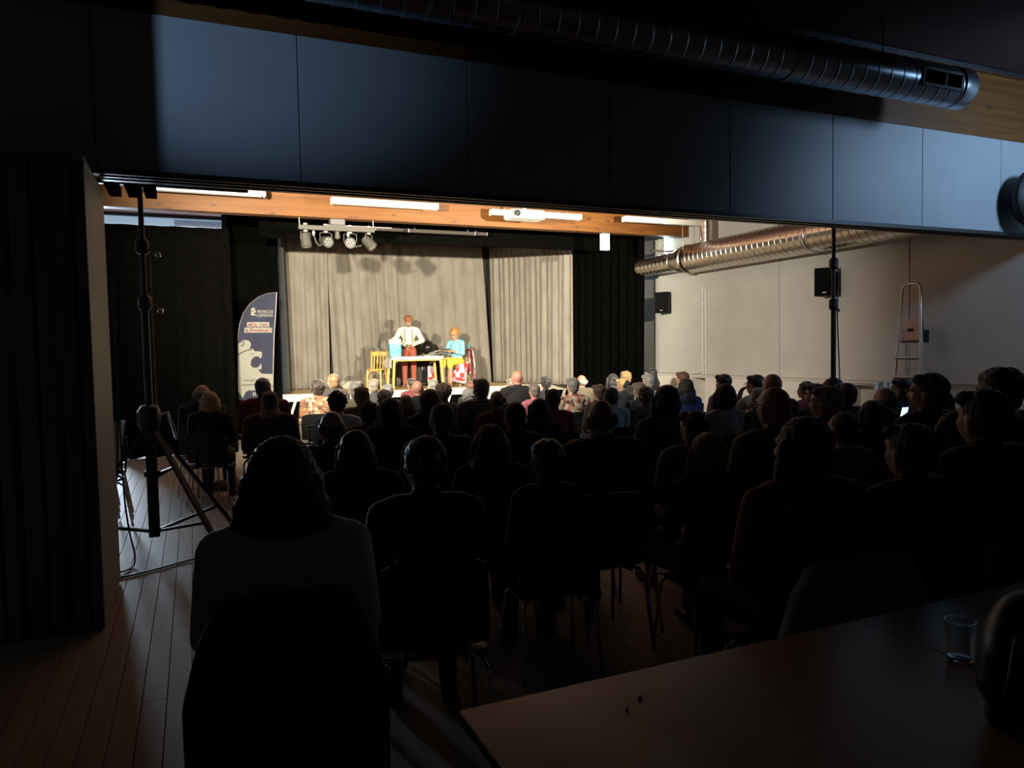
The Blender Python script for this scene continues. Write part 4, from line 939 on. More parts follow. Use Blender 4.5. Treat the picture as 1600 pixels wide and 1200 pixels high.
# light blue carrier bag
bx = at(618, 540, Y=16.5).x
bg = thing('carrier_bag', (bx, 16.55, TZ+.008), 'light blue and white carrier bag standing on the stage table', 'bag')
M_bag = mat('light_blue_bag', (.10, .52, .80), .4, var=.25, vscale=9); M_bagw = mat('white_bag', (.82, .84, .84), .4)
def bagshell(z0, z1, w0, w1, dpt, seed):
    P = []; N = 28
    for j in range(9):
        t = j/8; row = []
        for k in range(N+1):
            a = 2*PI*k/N; c, s_ = math.cos(a), math.sin(a); w = w0+(w1-w0)*t
            row.append((math.copysign(abs(c)**.35, c)*w+.006*math.sin(5*a+7*t+seed), math.copysign(abs(s_)**.45, s_)*dpt*(1-.25*t)+.008*math.sin(4*a+9*t+seed), z0+(z1-z0)*t))
        P.append(row)
    return MB().grid(P)
o = bagshell(.0, .30, .135, .145, .07, 1).build('bag_body', M_bag, bg, smooth=True)
o = bagshell(.30, .40, .145, .14, .055, 1).build('bag_top', M_bagw, bg, smooth=True)
MB().box((-.13, -.065, 0), (.13, .065, .006)).build('bag_base', M_bag, bg)
for s in (-1, 1): MB().tube([(-.05, s*.045, .39), (-.045, s*.04, .44), (.045, s*.04, .44), (.05, s*.045, .39)], .006, 6).build('bag_handle', M_bagw, bg)
tag(MB().box((.0, -.085, .28), (.125, -.072, .40), .003).build('bag_flap', M_bagw, bg), 'white printed panel at the bag top')
# newspaper on the table
npx = at(672, 550, Y=16.6).x
nw = thing('newspaper', (npx, 16.6, TZ+.006), 'folded grey newspaper lying on the stage table', 'newspaper', rotz=.15)
M_np = pattern('newsprint', [(.46, .45, .43), (.40, .39, .37), (.48, .47, .45), (.30, .30, .29)], 'voronoi', 22)
for k, (zz, sl_) in enumerate(((.0, .02), (.012, .07), (.024, .16))):
    o = MB().grid([[(-.20+.40*i/10, -.14+.28*j/6, zz+sl_*max(0, i/10-.2)**1.4+.006*math.sin(i*.9+k)) for j in range(7)] for i in range(11)]).build('sheet', M_np, nw, smooth=True)
    md = o.modifiers.new('t', 'SOLIDIFY'); md.thickness = .006
# black stove-like cabinet behind the table and the round black pot on it
ca = at(660, 580, Y=17.5)
cb = thing('black_cabinet', (ca.x, 17.62, ST), 'black low cabinet standing behind the stage table', 'cabinet')
MB().box((-.48, -.2, .04), (.48, .2, .78), .01).build('body', M_blacksteel, cb)
for s in (-1, 1):
    d = MB().box((s*.235-.225, -.215, .07), (s*.235+.225, -.2, .75), .006).build('door', M_plastic, cb); MB().box((s*.03-.006, -.23, .4), (s*.03+.006, -.213, .5), .003).build('handle', M_alu, d)
for sx in (-1, 1): MB().box((sx*.43-.02, -.17, 0), (sx*.43+.02, -.13, .04)).build('foot', M_blacksteel, cb)
pa = at(668, 537, Y=17.55)
pt = thing('black_pot', (pa.x, 17.55, ST+.782), 'shiny round black pot standing on the cabinet behind the actor', 'pot')
M_pot = mat('gloss_black_enamel', (.012, .011, .010), .15)
MB().lathe([(.05, 0), (.11, .03), (.155, .10), (.165, .17), (.15, .25), (.11, .30)], 30).build('body', M_pot, pt, smooth=True)
MB().lathe([(.115, .30), (.09, .325), (.03, .345), (.018, .35), (.02, .375), (.0, .38)], 30).build('lid', M_pot, pt, smooth=True)
# patchwork blanket hung over the seated actor's chair
M_quilt = pattern('patchwork', [(.62, .05, .05), (.78, .74, .70), (.50, .16, .20), (.80, .78, .76), (.66, .04, .05), (.42, .30, .42), (.78, .55, .55)], 'voronoi', 9.5, metric='MANHATTAN')
M_qblue = mat('quilt_blue', (.10, .45, .62), .85)
def drape(name, pts0, pts1, m, n=16, amp=.02, seed=0, nfold=5):
    P = []
    for i in range(n+1):
        u = i/n; row = []
        for a, b in zip(pts0, pts1):
            p = Vector(a).lerp(Vector(b), u); row.append(p+Vector((.3, .9, 0))*amp*math.sin(u*nfold*2*PI+seed+2.2*p.z))
        P.append(row)
    o = MB().grid(P).build(name, m, None, smooth=True); md = o.modifiers.new('t', 'SOLIDIFY'); md.thickness = .018; return o
qx = WP.x+.12; qy = 16.92
q = drape('patchwork_blanket', [(qx+.18, qy-.42, ST+.30), (qx+.20, qy-.36, ST+.62), (qx+.22, qy-.30, ST+.90), (qx+.30, qy-.24, ST+.86), (qx+.34, qy-.27, ST+.55), (qx+.33, qy-.28, ST+.12)],
          [(qx+.30, qy+.16, ST+.24), (qx+.30, qy+.14, ST+.62), (qx+.30, qy+.10, ST+.90), (qx+.38, qy+.10, ST+.86), (qx+.42, qy+.12, ST+.55), (qx+.42, qy+.13, ST+.16)], M_quilt, 20, .02, 1)
tag(q, 'red and white patchwork blanket hanging over the back of the actor chair', 'blanket')
q2 = drape('patchwork_blanket', [(qx-.30, qy-.36, ST+.14), (qx-.24, qy-.36, ST+.34), (qx-.14, qy-.34, ST+.50)], [(qx+.06, qy-.40, ST+.06), (qx+.10, qy-.40, ST+.34), (qx+.16, qy-.36, ST+.60)], M_quilt, 12, .02, 2, 3)
tag(q2, 'red and white patchwork cloth end hanging beside the seat of the actor in blue', 'blanket')
q3 = drape('patchwork_blanket', [(WP.x-.62, 17.05, ST+.14), (WP.x-.60, 17.05, ST+.5)], [(WP.x-.42, 17.05, ST+.20), (WP.x-.46, 17.05, ST+.5)], M_quilt, 8, .015, 3, 2)
tag(q3, 'red and white patchwork cloth hanging behind the right leg of the stage table', 'blanket')
q4 = drape('blue_cushion', [(qx+.24, qy-.10, ST+.72), (qx+.26, qy-.10, ST+1.02), (qx+.33, qy-.08, ST+1.02)], [(qx+.31, qy+.14, ST+.72), (qx+.33, qy+.12, ST+1.02), (qx+.40, qy+.12, ST+1.0)], M_qblue, 8, .006, 4, 1)
tag(q4, 'turquoise cloth over the top corner of the actor chair', 'cloth')
# white cloth heap at the left back of the stage
hp = Fig(); random.seed(11)
for k in range(9): hp.ell((random.uniform(-.2, .2), random.uniform(-.12, .12), .06+random.random()*.06), (random.uniform(.08, .13), random.uniform(.08, .12), random.uniform(.05, .09)), 'h')
hm = hp.skin('cloth_heap', .02, 3, None, [mat('heap_white', (.55, .50, .40), .9)]); ho = link('cloth_heap', hm); ho.location = (at(548, 596, Y=17.75).x, 17.75, ST+.0)
tag(ho, 'crumpled pale cloth heap on the stage floor under the curtain, left of the golden chair', 'cloth')

# ------------------------------------------------------------------ the two actors
def standing_actor():
    F = Fig(); HMt = rot3(.12, .42)
    F.ell((0, 0, .93), (.168, .125, .12), 'bottom'); F.ell((0, .05, 1.08), (.165, .13, .15), 'top'); F.ell((0, .11, 1.26), (.175, .125, .17), 'top')
    F.cap((-.14, .15, 1.385), .075, (.14, .15, 1.385), .075, 'top'); F.cap((0, .16, 1.38), .08, (0, .19, 1.45), .062, 'top'); F.cap((0, .18, 1.43), .055, (0, .235, 1.53), .052, 'skin')
    hc = Vector((0, .275, 1.60)); head_prims(F, hc, HMt)
    F.ell(hc+HMt@Vector((0, .075, -.105)), (.04, .03, .035), 'beard', HMt)
    for i, s in enumerate((-1, 1)):
        sh_ = Vector((s*.195, .14, 1.37)); e_ = Vector((s*.33, .16, 1.12)); w_ = Vector((s*.09, .33, 1.02))
        F.cap(sh_, .072, sh_.lerp(e_, .5), .066, 'top'); F.cap(sh_.lerp(e_, .5), .066, e_, .058, 'top'); F.cap(e_, .056, w_, .040, 'top'); hand(F, w_, (-s*.8, .45, -.1), (0, .0, -1), -s)
        kn = Vector((s*.105, .03, .50)); an = Vector((s*.11, -.01, .10))
        F.cap((s*.09, 0, .88), .098, kn, .074, 'bottom'); F.cap(kn, .072, an, .055, 'bottom'); F.cap(an, .042, (s*.11, -.02, .05), .045, 'shoe'); F.cap((s*.11, -.03, .045), .042, (s*.14, .15, .04), .038, 'shoe')
    sl = dict(SLOT, beard=6)
    me = F.skin('standing_body', .008, 4, sl, (M_skin, mat('cream_shirt', (.72, .68, .52), .85, bump=.3, bscale=30), mat('rust_trousers', (.30, .075, .045), .85, bump=.3, bscale=30), mat('brown_shoe', (.25, .12, .06), .5), M_eye, M_lip, HC['grey']), face_slots(hc, HMt))
    return me, hc, HMt
me, hc, HMt = standing_actor()
mp = at(640, 600, Y=17.22)
man = link('person', me); man.location = (mp.x, 17.22, ST); man.rotation_euler = (0, 0, PI-.25)
tag(man, 'actor in cream shirt, braces, rust trousers and flat cap bending over the stage table', 'person')
add_hair(man, 'crop', 1, HC['grey'], hc, HMt)
add_hair(man, 'cap', 0, mat('tan_tweed', (.26, .095, .04), .9, bump=.4, bscale=90), hc, HMt, 1.16, 'flat_cap', 'tan flat cap')
for s in (-1, 1):
    MB().tube([(s*.10, .20, .99), (s*.095, .245, 1.12), (s*.09, .255, 1.26), (s*.085, .235, 1.38), (s*.08, .17, 1.455), (s*.07, .08, 1.44), (s*.05, -.01, 1.28), (s*.03, -.06, 1.10), (s*.05, -.08, .98)], .011, 6).build('brace', mat('grey_braces', (.22, .20, .16), .7), man, smooth=True)
pb = link('pocket_book', MB().box((-.05, -.035, -.008), (.05, .035, .008), .002).mesh('pocket_book', mat('dark_booklet', (.08, .05, .04), .6))); pb.matrix_world = man.matrix_basis@Matrix.Translation((0.01, .40, 1.015))
tag(pb, 'small dark booklet in the hands of the standing actor', 'booklet')

def seated_actor():
    F = Fig(); HMt = rot3(.05, .36); sw = .158
    F.ell((0, 0, .57), (.165, .135, .115), 'bottom'); F.ell((0, .0, .70), (.15, .115, .13), 'top'); F.ell((0, .02, .87), (.158, .115, .16), 'top')
    F.cap((-.11, .03, .985), .066, (.11, .03, .985), .066, 'top'); F.cap((0, .03, .98), .075, (0, .045, 1.04), .054, 'skin'); F.cap((0, .045, 1.03), .048, (0, .075, 1.13), .046, 'skin')
    hc = Vector((0, .10, 1.18)); head_prims(F, hc, HMt)
    for i, s in enumerate((-1, 1)):
        sh_ = Vector((s*sw*1.03, .03, .97)); e_ = Vector((s*.225, .10, .74)); w_ = Vector((s*.065, .31, .79))
        F.cap(sh_, .062, e_, .050, 'top'); F.cap(e_, .048, e_.lerp(w_, .55), .042, 'top'); F.cap(e_.lerp(w_, .5), .034, w_, .027, 'skin'); hand(F, w_, (-s*.7, .5, .15), (0, .1, -1), -s)
        kn = Vector((s*.10, .43, .545)); an = Vector((s*.09, .42, .09))
        F.cap((s*.085, .0, .55), .095, kn, .080, 'bottom'); F.cap((s*.09, .40, .55), .070, (s*.10, .44, .46), .066, 'bottom'); F.cap(kn-Vector((0, 0, .04)), .056, kn.lerp(an, .4), .050, 'skin'); F.cap(kn.lerp(an, .4), .050, an, .036, 'skin'); F.cap(an, .038, an-Vector((0, 0, .045)), .038, 'shoe'); F.cap(an-Vector((0, .02, .05)), .038, an+Vector((0, .14, -.055)), .033, 'shoe')
    F.cap((-.10, .28, .585), .070, (.10, .28, .585), .070, 'bottom')
    me = F.skin('seated_actor_body', .008, 4, SLOT, (M_skin, mat('light_blue_cardigan', (.22, .55, .68), .85, bump=.3, bscale=40), mat('yellow_skirt', (.70, .56, .08), .85, bump=.3, bscale=30), mat('brown_shoe', (.25, .12, .06), .5), M_eye, M_lip), face_slots(hc, HMt))
    return me, hc, HMt
me, hc, HMt = seated_actor()
wo = link('person', me); wo.location = (WP.x+.10, 16.90, ST); wo.rotation_euler = (0, 0, math.radians(128)); wo.scale = (1.08,)*3
tag(wo, 'seated actor in light blue cardigan and yellow skirt, hands together, at the stage table', 'person')
add_hair(wo, 'messy', 3, mat('hair_ginger', (.42, .20, .06), .5, var=.3, vscale=40), hc, HMt, 1.06)
add_glasses(wo, hc, HMt)
kn = link('small_box', MB().box((-.045, -.03, -.02), (.045, .03, .02), .006).mesh('small_box', mat('dark_booklet', (.08, .05, .04), .6))); kn.matrix_world = wo.matrix_basis@Matrix.Translation((0, .38, .83))
tag(kn, 'small dark object in the hands of the seated actor', 'object')
# ------------------------------------------------------------------ chairs
def chair_meshes():
    R = {}
    P = []
    for i in range(13):
        a = -1+i/6; P.append([(a*.215, -.20+.42*j/10, .452+.012*a*a-.022*math.sin(j/10*PI)*(1-.3*a*a)-(.03*((j-8)/2)**2 if j > 8 else 0)+(.02*((2-j)/2)**2 if j < 2 else 0)) for j in range(11)])
    R['seat'] = MB().grid(P)
    P = []
    for i in range(15):
        a = -1+i/7; P.append([(a*(.215-.012*(j/9)**3), -.195-.045*(j/9)+.035*a*a*1.0-.012, .50+.34*j/9-(.018*abs(a)**6)*(j > 7)-.012*(1-a*a)*(j/9)**6*-1) for j in range(10)])
    R['backrest'] = MB().grid(P)
    def thick(mb, n):
        # offset copy below for a solid shell
        vs = [Vector(v) for v in mb.v]; me = bpy.data.meshes.new('t'); me.from_pydata(mb.v, [], mb.f); me.update(); no = [v.normal.copy() for v in me.vertices]; N = len(vs)
        edges = {}
        for f in mb.f:
            for a, b in zip(f, f[1:]+f[:1]): edges[(a, b)] = 1
        out = MB(); out.v = [tuple(v) for v in vs]+[tuple(v-m*n) for v, m in zip(vs, no)]; out.f = list(mb.f)+[tuple(i+N for i in reversed(f)) for f in mb.f]
        out.f += [(a, a+N, b+N, b) for (a, b) in edges if (b, a) not in edges]; out.m = [0]*len(out.f); bpy.data.meshes.remove(me); return out
    M_seatp = mat('chair_shell', (.010, .010, .011), .35)
    out = {k: thick(v, .010).mesh(k, M_seatp, smooth=50) for k, v in R.items()}
    for nm, sx, sy in (('fl', -1, 1), ('fr', 1, 1), ('bl', -1, -1), ('br', 1, -1)):
        out[nm] = MB().tube([(sx*.15, sy*.10, .432), (sx*.185, sy*.15+(0 if sy > 0 else -.0), .425), (sx*.205, sy*.19, .39), (sx*.225, sy*.245, .012)], .0105, 8).mesh('leg', M_chrome, smooth=True)
    out['frame'] = MB().tube([(-.15, .10, .432), (.15, .10, .432)], .0105, 8).tube([(0, .10, .432), (0, -.10, .432)], .0105, 8).tube([(-.15, -.10, .432), (.15, -.10, .432)], .0105, 8).mesh('frame', M_chrome, smooth=True)
    out['upright'] = MB().tube([(-.12, -.10, .432), (-.12, -.20, .44), (-.12, -.225, .50), (-.12, -.245, .68), (-.11, -.248, .70), (.11, -.248, .70), (.12, -.245, .68), (.12, -.225, .50), (.12, -.20, .44), (.12, -.10, .432)], .009, 8).mesh('back_support', M_blacksteel, smooth=True)
    return out
CM = chair_meshes()
def chair(x, y, rot, label, group='black stacking chairs of the audience', scale=1.0):
    t = thing('stacking_chair', (x, y, 0), label, 'chair', group, rotz=rot); t.scale = (scale,)*3
    for k, nm in (('seat', 'seat'), ('backrest', 'backrest'), ('fl', 'leg'), ('fr', 'leg'), ('bl', 'leg'), ('br', 'leg'), ('frame', 'frame'), ('upright', 'back_support')): link(nm, CM[k], t)
    return t

# ------------------------------------------------------------------ the audience
# head x, head top y, head width in the photograph, hair style, hair colour, clothing, build, options, where
HW = {'short': .176, 'crop': .168, 'bald': .156, 'balding': .170, 'curly': .205, 'bob': .212, 'long': .214, 'wavy': .235, 'bun': .174, 'pony': .174, 'messy': .205, 'veil': .27, 'hood': .22}
L45, R45 = dict(yaw=.75), dict(yaw=-.75)
PEOPLE = [
 (315, 601, 24, 'balding', 'grey', 'navy', 'b', dict(yaw=-.5), 'person in navy jacket at the far left, leaning to the neighbour in black'),
 (327, 611, 31, 'bob', 'blond', 'black', 'm', dict(yaw=.3), 'person in black coat at the far left end of the seats'),
 (411, 590, 24, 'crop', 'dkgrey', 'plaid', 'b', dict(yaw=-.3, gl=1), 'person in dark red check shirt in front of the feather flag'),
 (421, 611, 29, 'short', 'dkbrown', 'brown', 'b', dict(scarf='scarf_check'), 'person in brown jacket and check scarf behind the red check shirt'),
 (496, 593, 25, 'curly', 'dkbrown', 'paisley', 'm', {}, 'person in paisley blouse by the left corner of the stage'),
 (521, 584, 19, 'crop', 'ltbrown', 'dkgrey', 's', {}, 'person in dark grey top below the black slit in the curtain'),
 (527, 611, 32, 'messy', 'black', 'ltblue', 'm', dict(yaw=-.2), 'person in pale blue shirt behind the paisley blouse'),
 (555, 596, 23, 'short', 'grey', 'olive', 'm', {}, 'person in olive jumper just left of the golden chair, front seats'),
 (565, 604, 27, 'short', 'ltbrown', 'khaki', 'b', {}, 'person in khaki jacket behind the olive jumper'),
 (584, 592, 20, 'short', 'greybrown', 'dkgrey', 's', {}, 'person in dark grey seated directly below the golden chair'),
 (606, 600, 20, 'short', 'dkgrey', 'black', 's', {}, 'person in black below the left leg of the stage table'),
 (600, 609, 27, 'curly', 'white', 'beige', 'm', {}, 'person in beige seated behind the golden chair, third from the khaki jacket'),
 (576, 627, 31, 'messy', 'black', 'brown', 'b', {}, 'person in brown coat two rows behind the golden chair'),
 (609, 621, 37, 'long', 'black', 'black', 'm', {}, 'person in black coat right beside the brown coat'),
 (634, 617, 27, 'bob', 'dkblond', 'dkgrey', 'm', {}, 'person in charcoal below the left half of the stage table'),
 (643, 591, 16, 'short', 'dkbrown', 'maroon', 's', {}, 'person in maroon below the middle of the stage table'),
 (652, 595, 20, 'bald', None, 'black', 'm', dict(skin='p'), 'bareheaded person in black jacket below the standing actor'),
 (677, 592, 20, 'short', 'grey', 'olive', 's', {}, 'person in olive below the right leg of the stage table'),
 (692, 598, 30, 'curly', 'brown', 'dkgrey', 'm', {}, 'person in dark grey below the knees of the seated actor'),
 (671, 607, 38, 'hood', 'black', 'black', 'm', {}, 'person in black hood in line with the stage table'),
 (690, 629, 44, 'crop', 'grey', 'dkgrey', 'b', {}, 'broad person in charcoal jacket behind the black hood'),
 (518, 642, 47, 'balding', 'grey', 'dkgrey', 'b', {}, 'person in charcoal jacket behind the pale blue shirt'),
 (555, 671, 60, 'bob', 'black', 'dkgrey', 'b', {}, 'person in dark jacket right of the nearest pale sweater'),
 (664, 680, 70, 'bun', 'black', 'black', 'm', {}, 'person in black with knotted-up hair, second near seat from the pale sweater'),
 (732, 607, 25, 'curly', 'white', 'maroon', 'm', dict(scarf='ltgrey'), 'person in burgundy cardigan with pale collar'),
 (752, 591, 27, 'short', 'grey', 'striped', 'b', {}, 'person in striped jumper right of the patchwork blanket'),
 (735, 595, 18, 'short', 'auburn', 'black', 's', {}, 'person in black below the patchwork blanket'),
 (777, 610, 27, 'balding', 'greybrown', 'dkred', 'm', {}, 'person in dark red right of the burgundy cardigan'),
 (799, 591, 18, 'short', 'greybrown', 'dkgrey', 's', dict(scarf='scarf_stripe'), 'person in striped scarf below the pale gap of the stage'),
 (808, 579, 18, 'bald', None, 'black', 'b', dict(skin='p'), 'bareheaded person in black jacket right of the black curtain gap'),
 (804, 628, 40, 'short', 'black', 'black', 'm', {}, 'person in black two rows behind the striped scarf'),
 (835, 599, 22, 'short', 'greybrown', 'pink', 's', {}, 'person in pink top left of the raspberry jumper'),
 (852, 588, 21, 'messy', 'black', 'black', 's', {}, 'person in black front seat below the right curtain panel'),
 (864, 607, 29, 'short', 'brown', 'raspberry', 'm', dict(yaw=-.3), 'person in raspberry jumper beside the floral blouse'),
 (842, 622, 36, 'long', 'dkbrown', 'dkgrey', 'm', {}, 'person in dark grey left behind the raspberry jumper'),
 (895, 590, 22, 'short', 'grey', 'floral', 'm', {}, 'person in floral blouse below the right curtain panel'),
 (909, 586, 18, 'balding', 'white', 'khaki', 'b', dict(skin='p'), 'person in tan jacket in front of the floral blouse'),
 (765, 662, 62, 'wavy', 'auburn', 'black', 'm', {}, 'person in black with hair falling loose, third near seat from the pale sweater'),
 (854, 687, 58, 'curly', 'dkbrown', 'black', 's', {}, 'person in black immediately left of the white shirt'),
 (903, 686, 40, 'short', 'dkblond', 'white', 'c', dict(zlo=1.02), 'small person in white shirt before the empty black chair'),
 (941, 624, 44, 'balding', 'grey', 'black', 'b', dict(yaw=-.25), 'person in black jacket behind the raspberry and floral tops'),
 (936, 600, 18, 'short', 'brown', 'brown', 's', {}, 'person in brown right of the tan jacket'),
 (954, 605, 26, 'short', 'dkbrown', 'greyblue', 'm', {}, 'person in grey blue shirt left of the teal jacket'),
 (957, 584, 22, 'long', 'black', 'black', 's', {}, 'person in black in front of the black side drape'),
 (977, 580, 20, 'messy', 'dkblond', 'black', 's', {}, 'person in black right next to the black side drape edge'),
 (972, 591, 14, 'short', 'blond', 'black', 's', {}, 'person in black between the grey blue shirt and the drape'),
 (1014, 584, 22, 'short', 'white', 'ltgrey', 'm', {}, 'person in light grey right of the black side drape'),
 (1019, 575, 18, 'long', 'black', 'black', 's', {}, 'person in black right of the black side drape, farthest seat'),
 (999, 597, 22, 'short', 'greybrown', 'dkgrey', 's', {}, 'person in dark grey in front of the teal jacket, left'),
 (1008, 604, 30, 'curly', 'brown', 'brown', 'm', {}, 'person in brown immediately in front of the teal jacket'),
 (1041, 601, 44, 'bob', 'black', 'teal', 'b', {}, 'person in dark teal jacket below the first loudspeaker'),
 (1067, 580, 20, 'short', 'auburn', 'dkgrey', 's', {}, 'person in dark grey left of the cable conduits'),
 (1072, 591, 30, 'long', 'black', 'blue', 'm', {}, 'person in royal blue top right of the teal jacket'),
 (1131, 584, 25, 'short', 'dkbrown', 'lavender', 'm', {}, 'person in lavender top right of the cable conduits'),
 (1132, 599, 37, 'bob', 'dkbrown', 'greyshirt', 'm', {}, 'person in grey shirt right behind the lavender top'),
 (1181, 585, 26, 'short', 'black', 'beige', 'm', dict(yaw=.35, gl=1, pose='chin'), 'person in beige top resting the chin on a hand'),
 (1208, 584, 27, 'bald', None, 'dkgrey', 'b', {}, 'bareheaded person in charcoal right of the beige top'),
 (1184, 605, 24, 'short', 'white', 'ltgrey', 's', {}, 'person in light grey behind the beige top'),
 (1212, 604, 43, 'bald', None, 'olive', 'b', dict(gl=1), 'bareheaded person in olive shirt with glasses, left of the right stand'),
 (1186, 632, 52, 'long', 'dkbrown', 'greyshirt', 'm', {}, 'person in pale grey shirt behind the olive shirt'),
 (1259, 596, 26, 'curly', 'dkbrown', 'dkred', 's', dict(yaw=.4), 'person in dark red left of the right lighting stand'),
 (1275, 599, 30, 'short', 'black', 'black', 'm', dict(yaw=.5, gl=1), 'person in black with glasses turned left by the right stand'),
 (1292, 602, 41, 'short', 'white', 'black', 'b', dict(yaw=.45, gl=1), 'person in black coat with glasses below the right lighting stand'),
 (1322, 598, 32, 'short', 'dkgrey', 'dkgrey', 'b', {}, 'person in dark grey right of the right lighting stand'),
 (1318, 643, 44, 'crop', 'black', 'ltgrey', 'm', {}, 'person in light grey top right of the red sweater'),
 (1255, 650, 86, 'bob', 'black', 'dkred', 'b', dict(yaw=.3, zhi=1.42), 'person in red sweater, large near seat right of the middle'),
 (1105, 675, 62, 'bob', 'dkblond', 'dkgrey', 'm', dict(pose='cross', bottom='beige'), 'person with crossed leg in pale trousers beside the empty chair'),
 (1085, 641, 48, 'short', 'black', 'speckle', 'b', dict(yaw=.3), 'person in speckled grey blouse in front of the crossed leg'),
 (1410, 590, 29, 'short', 'dkbrown', 'black', 'm', dict(yaw=.3), 'person in black left of the ladder foot'),
 (1385, 605, 33, 'balding', 'grey', 'dkgrey', 'm', {}, 'person in dark grey left below the ladder'),
 (1453, 582, 46, 'short', 'grey', 'brown', 'b', dict(yaw=.5, gl=1, zhi=1.43), 'person in brown jacket with glasses under the ladder'),
 (1362, 625, 42, 'bob', 'black', 'black', 'm', {}, 'person in black behind the light grey top'),
 (1465, 608, 55, 'long', 'dkbrown', 'black', 'm', dict(pose='phone'), 'person in black holding up a lit phone'),
 (1562, 575, 58, 'curly', 'black', 'black', 'b', dict(zhi=1.44), 'tall person in black near the right edge of the picture'),
 (1540, 607, 60, 'short', 'black', 'dkgrey', 'b', {}, 'person in dark grey behind the lit phone'),
 (1495, 641, 62, 'long', 'dkbrown', 'black', 'm', {}, 'person in black nearest below the lit phone'),
 (1595, 640, 52, 'bob', 'dkbrown', 'ltgrey', 'm', {}, 'person in pale grey cut by the right edge of the picture'),
 (1425, 660, 60, 'short', 'black', 'black', 'b', {}, 'person in black between the red sweater and the phone holder'),
]
TOP0 = {'bald': 1.282, 'balding': 1.284, 'crop': 1.292, 'short': 1.296, 'curly': 1.304, 'bob': 1.302, 'long': 1.302, 'wavy': 1.306, 'bun': 1.299, 'pony': 1.299, 'messy': 1.312, 'hood': 1.31}
pos = []
for q in PEOPLE:
    x, y, w, st_ = q[:4]; o = q[7]; d = FPX*HW[st_]/w; v = ray(x, y); zl, zh = o.get('zlo', 1.12), o.get('zhi', 1.37)
    z = CAM_H+v[2]*d
    if z < zl: d = (zl-CAM_H)/v[2]
    if z > zh: d = (zh-CAM_H)/v[2]
    pos.append([d, v, zl, zh])
for it in range(60):                                     # nobody sits inside a neighbour
    for i in range(len(pos)):
        for j in range(i):
            a, b = pos[i], pos[j]; dx = a[0]*a[1][0]-b[0]*b[1][0]; dy = a[0]*a[1][1]-b[0]*b[1][1]
            if (dx/.50)**2+(dy/.60)**2 < 1:
                f, n = (a, b) if a[0] > b[0] else (b, a)
                f[0] += .03; n[0] -= .03
                for k in (f, n):
                    lo = (k[3]-CAM_H)/k[1][2]; hi = (k[2]-.05-CAM_H)/k[1][2]; k[0] = max(lo, min(hi, k[0]))
random.seed(21)
AUD = {}
for q, p in zip(PEOPLE, pos):
    x, y, w, st_, hcol, top, bld, o, lab = q; d, v = p[0], p[1]; P = Vector((v[0]*d, v[1]*d, CAM_H+v[2]*d)); s = P.z/TOP0[st_]
    face = math.atan2(-(4.6-P.x), (17-P.y))*.55+random.uniform(-.06, .06)
    tilt = o.get('tilt', 0.0)
    me, hc, HM = seated(bld, o.get('yaw', 0.0), tilt, o.get('pose', 'lap'))
    b = link('person', me); b.location = (P.x, P.y, 0); b.rotation_euler = (0, 0, face); b.scale = (s,)*3
    tag(b, lab, 'person', 'seated audience')
    dress(b, M_skinp if o.get('skin') == 'p' else M_skin, TC[top], TC[o['bottom']] if 'bottom' in o else M_jean)
    if hcol: add_hair(b, st_, random.randint(0, 1), HC[hcol], hc, HM)
    if o.get('gl'): add_glasses(b, hc, HM)
    if o.get('scarf'): add_scarf(b, TC[o['scarf']])
    short = lab.replace('bareheaded person', 'person').replace('person with', 'one with').replace('person in ', '')
    if len(short.split()) > 12: short = ' '.join(short.split(',')[0].split()[:12])
    chair(P.x, P.y, face, 'black chair under the '+short, scale=min(1.0, s*1.0))
    AUD[lab] = b
# nearest spectator: loose hair, pale sweater, coat on the chair
d = 2.16; v = ray(441, 681); P = Vector((v[0]*d, v[1]*d, CAM_H+v[2]*d)); s = P.z/1.308
me, hc, HM = seated('m', -.12, .05, 'lap', voxel=.011, coat=.06)
b = link('person', me); b.location = (P.x, P.y, 0); b.rotation_euler = (0, 0, -.12); b.scale = (s,)*3
tag(b, 'nearest person, in a thick pale sweater with hair falling over it', 'person', 'seated audience')
dress(b, M_skin, cloth('pale_sweater', (.52, .51, .48)))
add_hair(b, 'veil', 1, hairmat('nearbrown', (.055, .036, .022)), hc, HM, 1.06)
chair(P.x, P.y, -.12, 'black chair under the nearest person in the pale sweater')
def coat(par, rz, name, label, m, w=.29, ztop=.93, zbot=.28, seed=0):
    F = Fig(); rnd = random.Random(seed)
    F.cap((-w*.72, -.27, ztop-.07), .07, (w*.72, -.27, ztop-.06), .075, 'c')
    for k in range(7):
        x_ = (-1+k/3)*w*.95; F.chain([(x_*.9, -.28, ztop-.10), (x_*1.04, -.30, (ztop+zbot)/2), (x_*1.08+rnd.uniform(-.01, .01), -.29, zbot+rnd.uniform(0, .05))], [.065, .062, .05], 'c')
    F.cap((-w*.5, -.17, ztop-.08), .05, (w*.5, -.17, ztop-.08), .05, 'c')
    for s_ in (-1, 1): F.chain([(s_*w*.95, -.27, ztop-.12), (s_*w*1.22, -.27, ztop-.28), (s_*w*1.25, -.28, zbot+.12)], [.06, .055, .045], 'c')
    o = link(name, F.skin(name, .014, 3, None, [m])); o.location = (par[0], par[1], 0); o.rotation_euler = (0, 0, rz)
    return tag(o, label, 'coat')
coat((P.x, P.y), -.12, 'coat', 'black coat hung over the chair back of the nearest person', TC['black'], w=.172, ztop=.95, seed=1)
rp = AUD['person in red sweater, large near seat right of the middle']
coat((rp.location.x, rp.location.y), rp.rotation_euler.z, 'coat', 'pale grey jacket hung over the chair of the person in red sweater', cloth('dim_jacket', (.20, .21, .23)), w=.22, ztop=.84, seed=4)
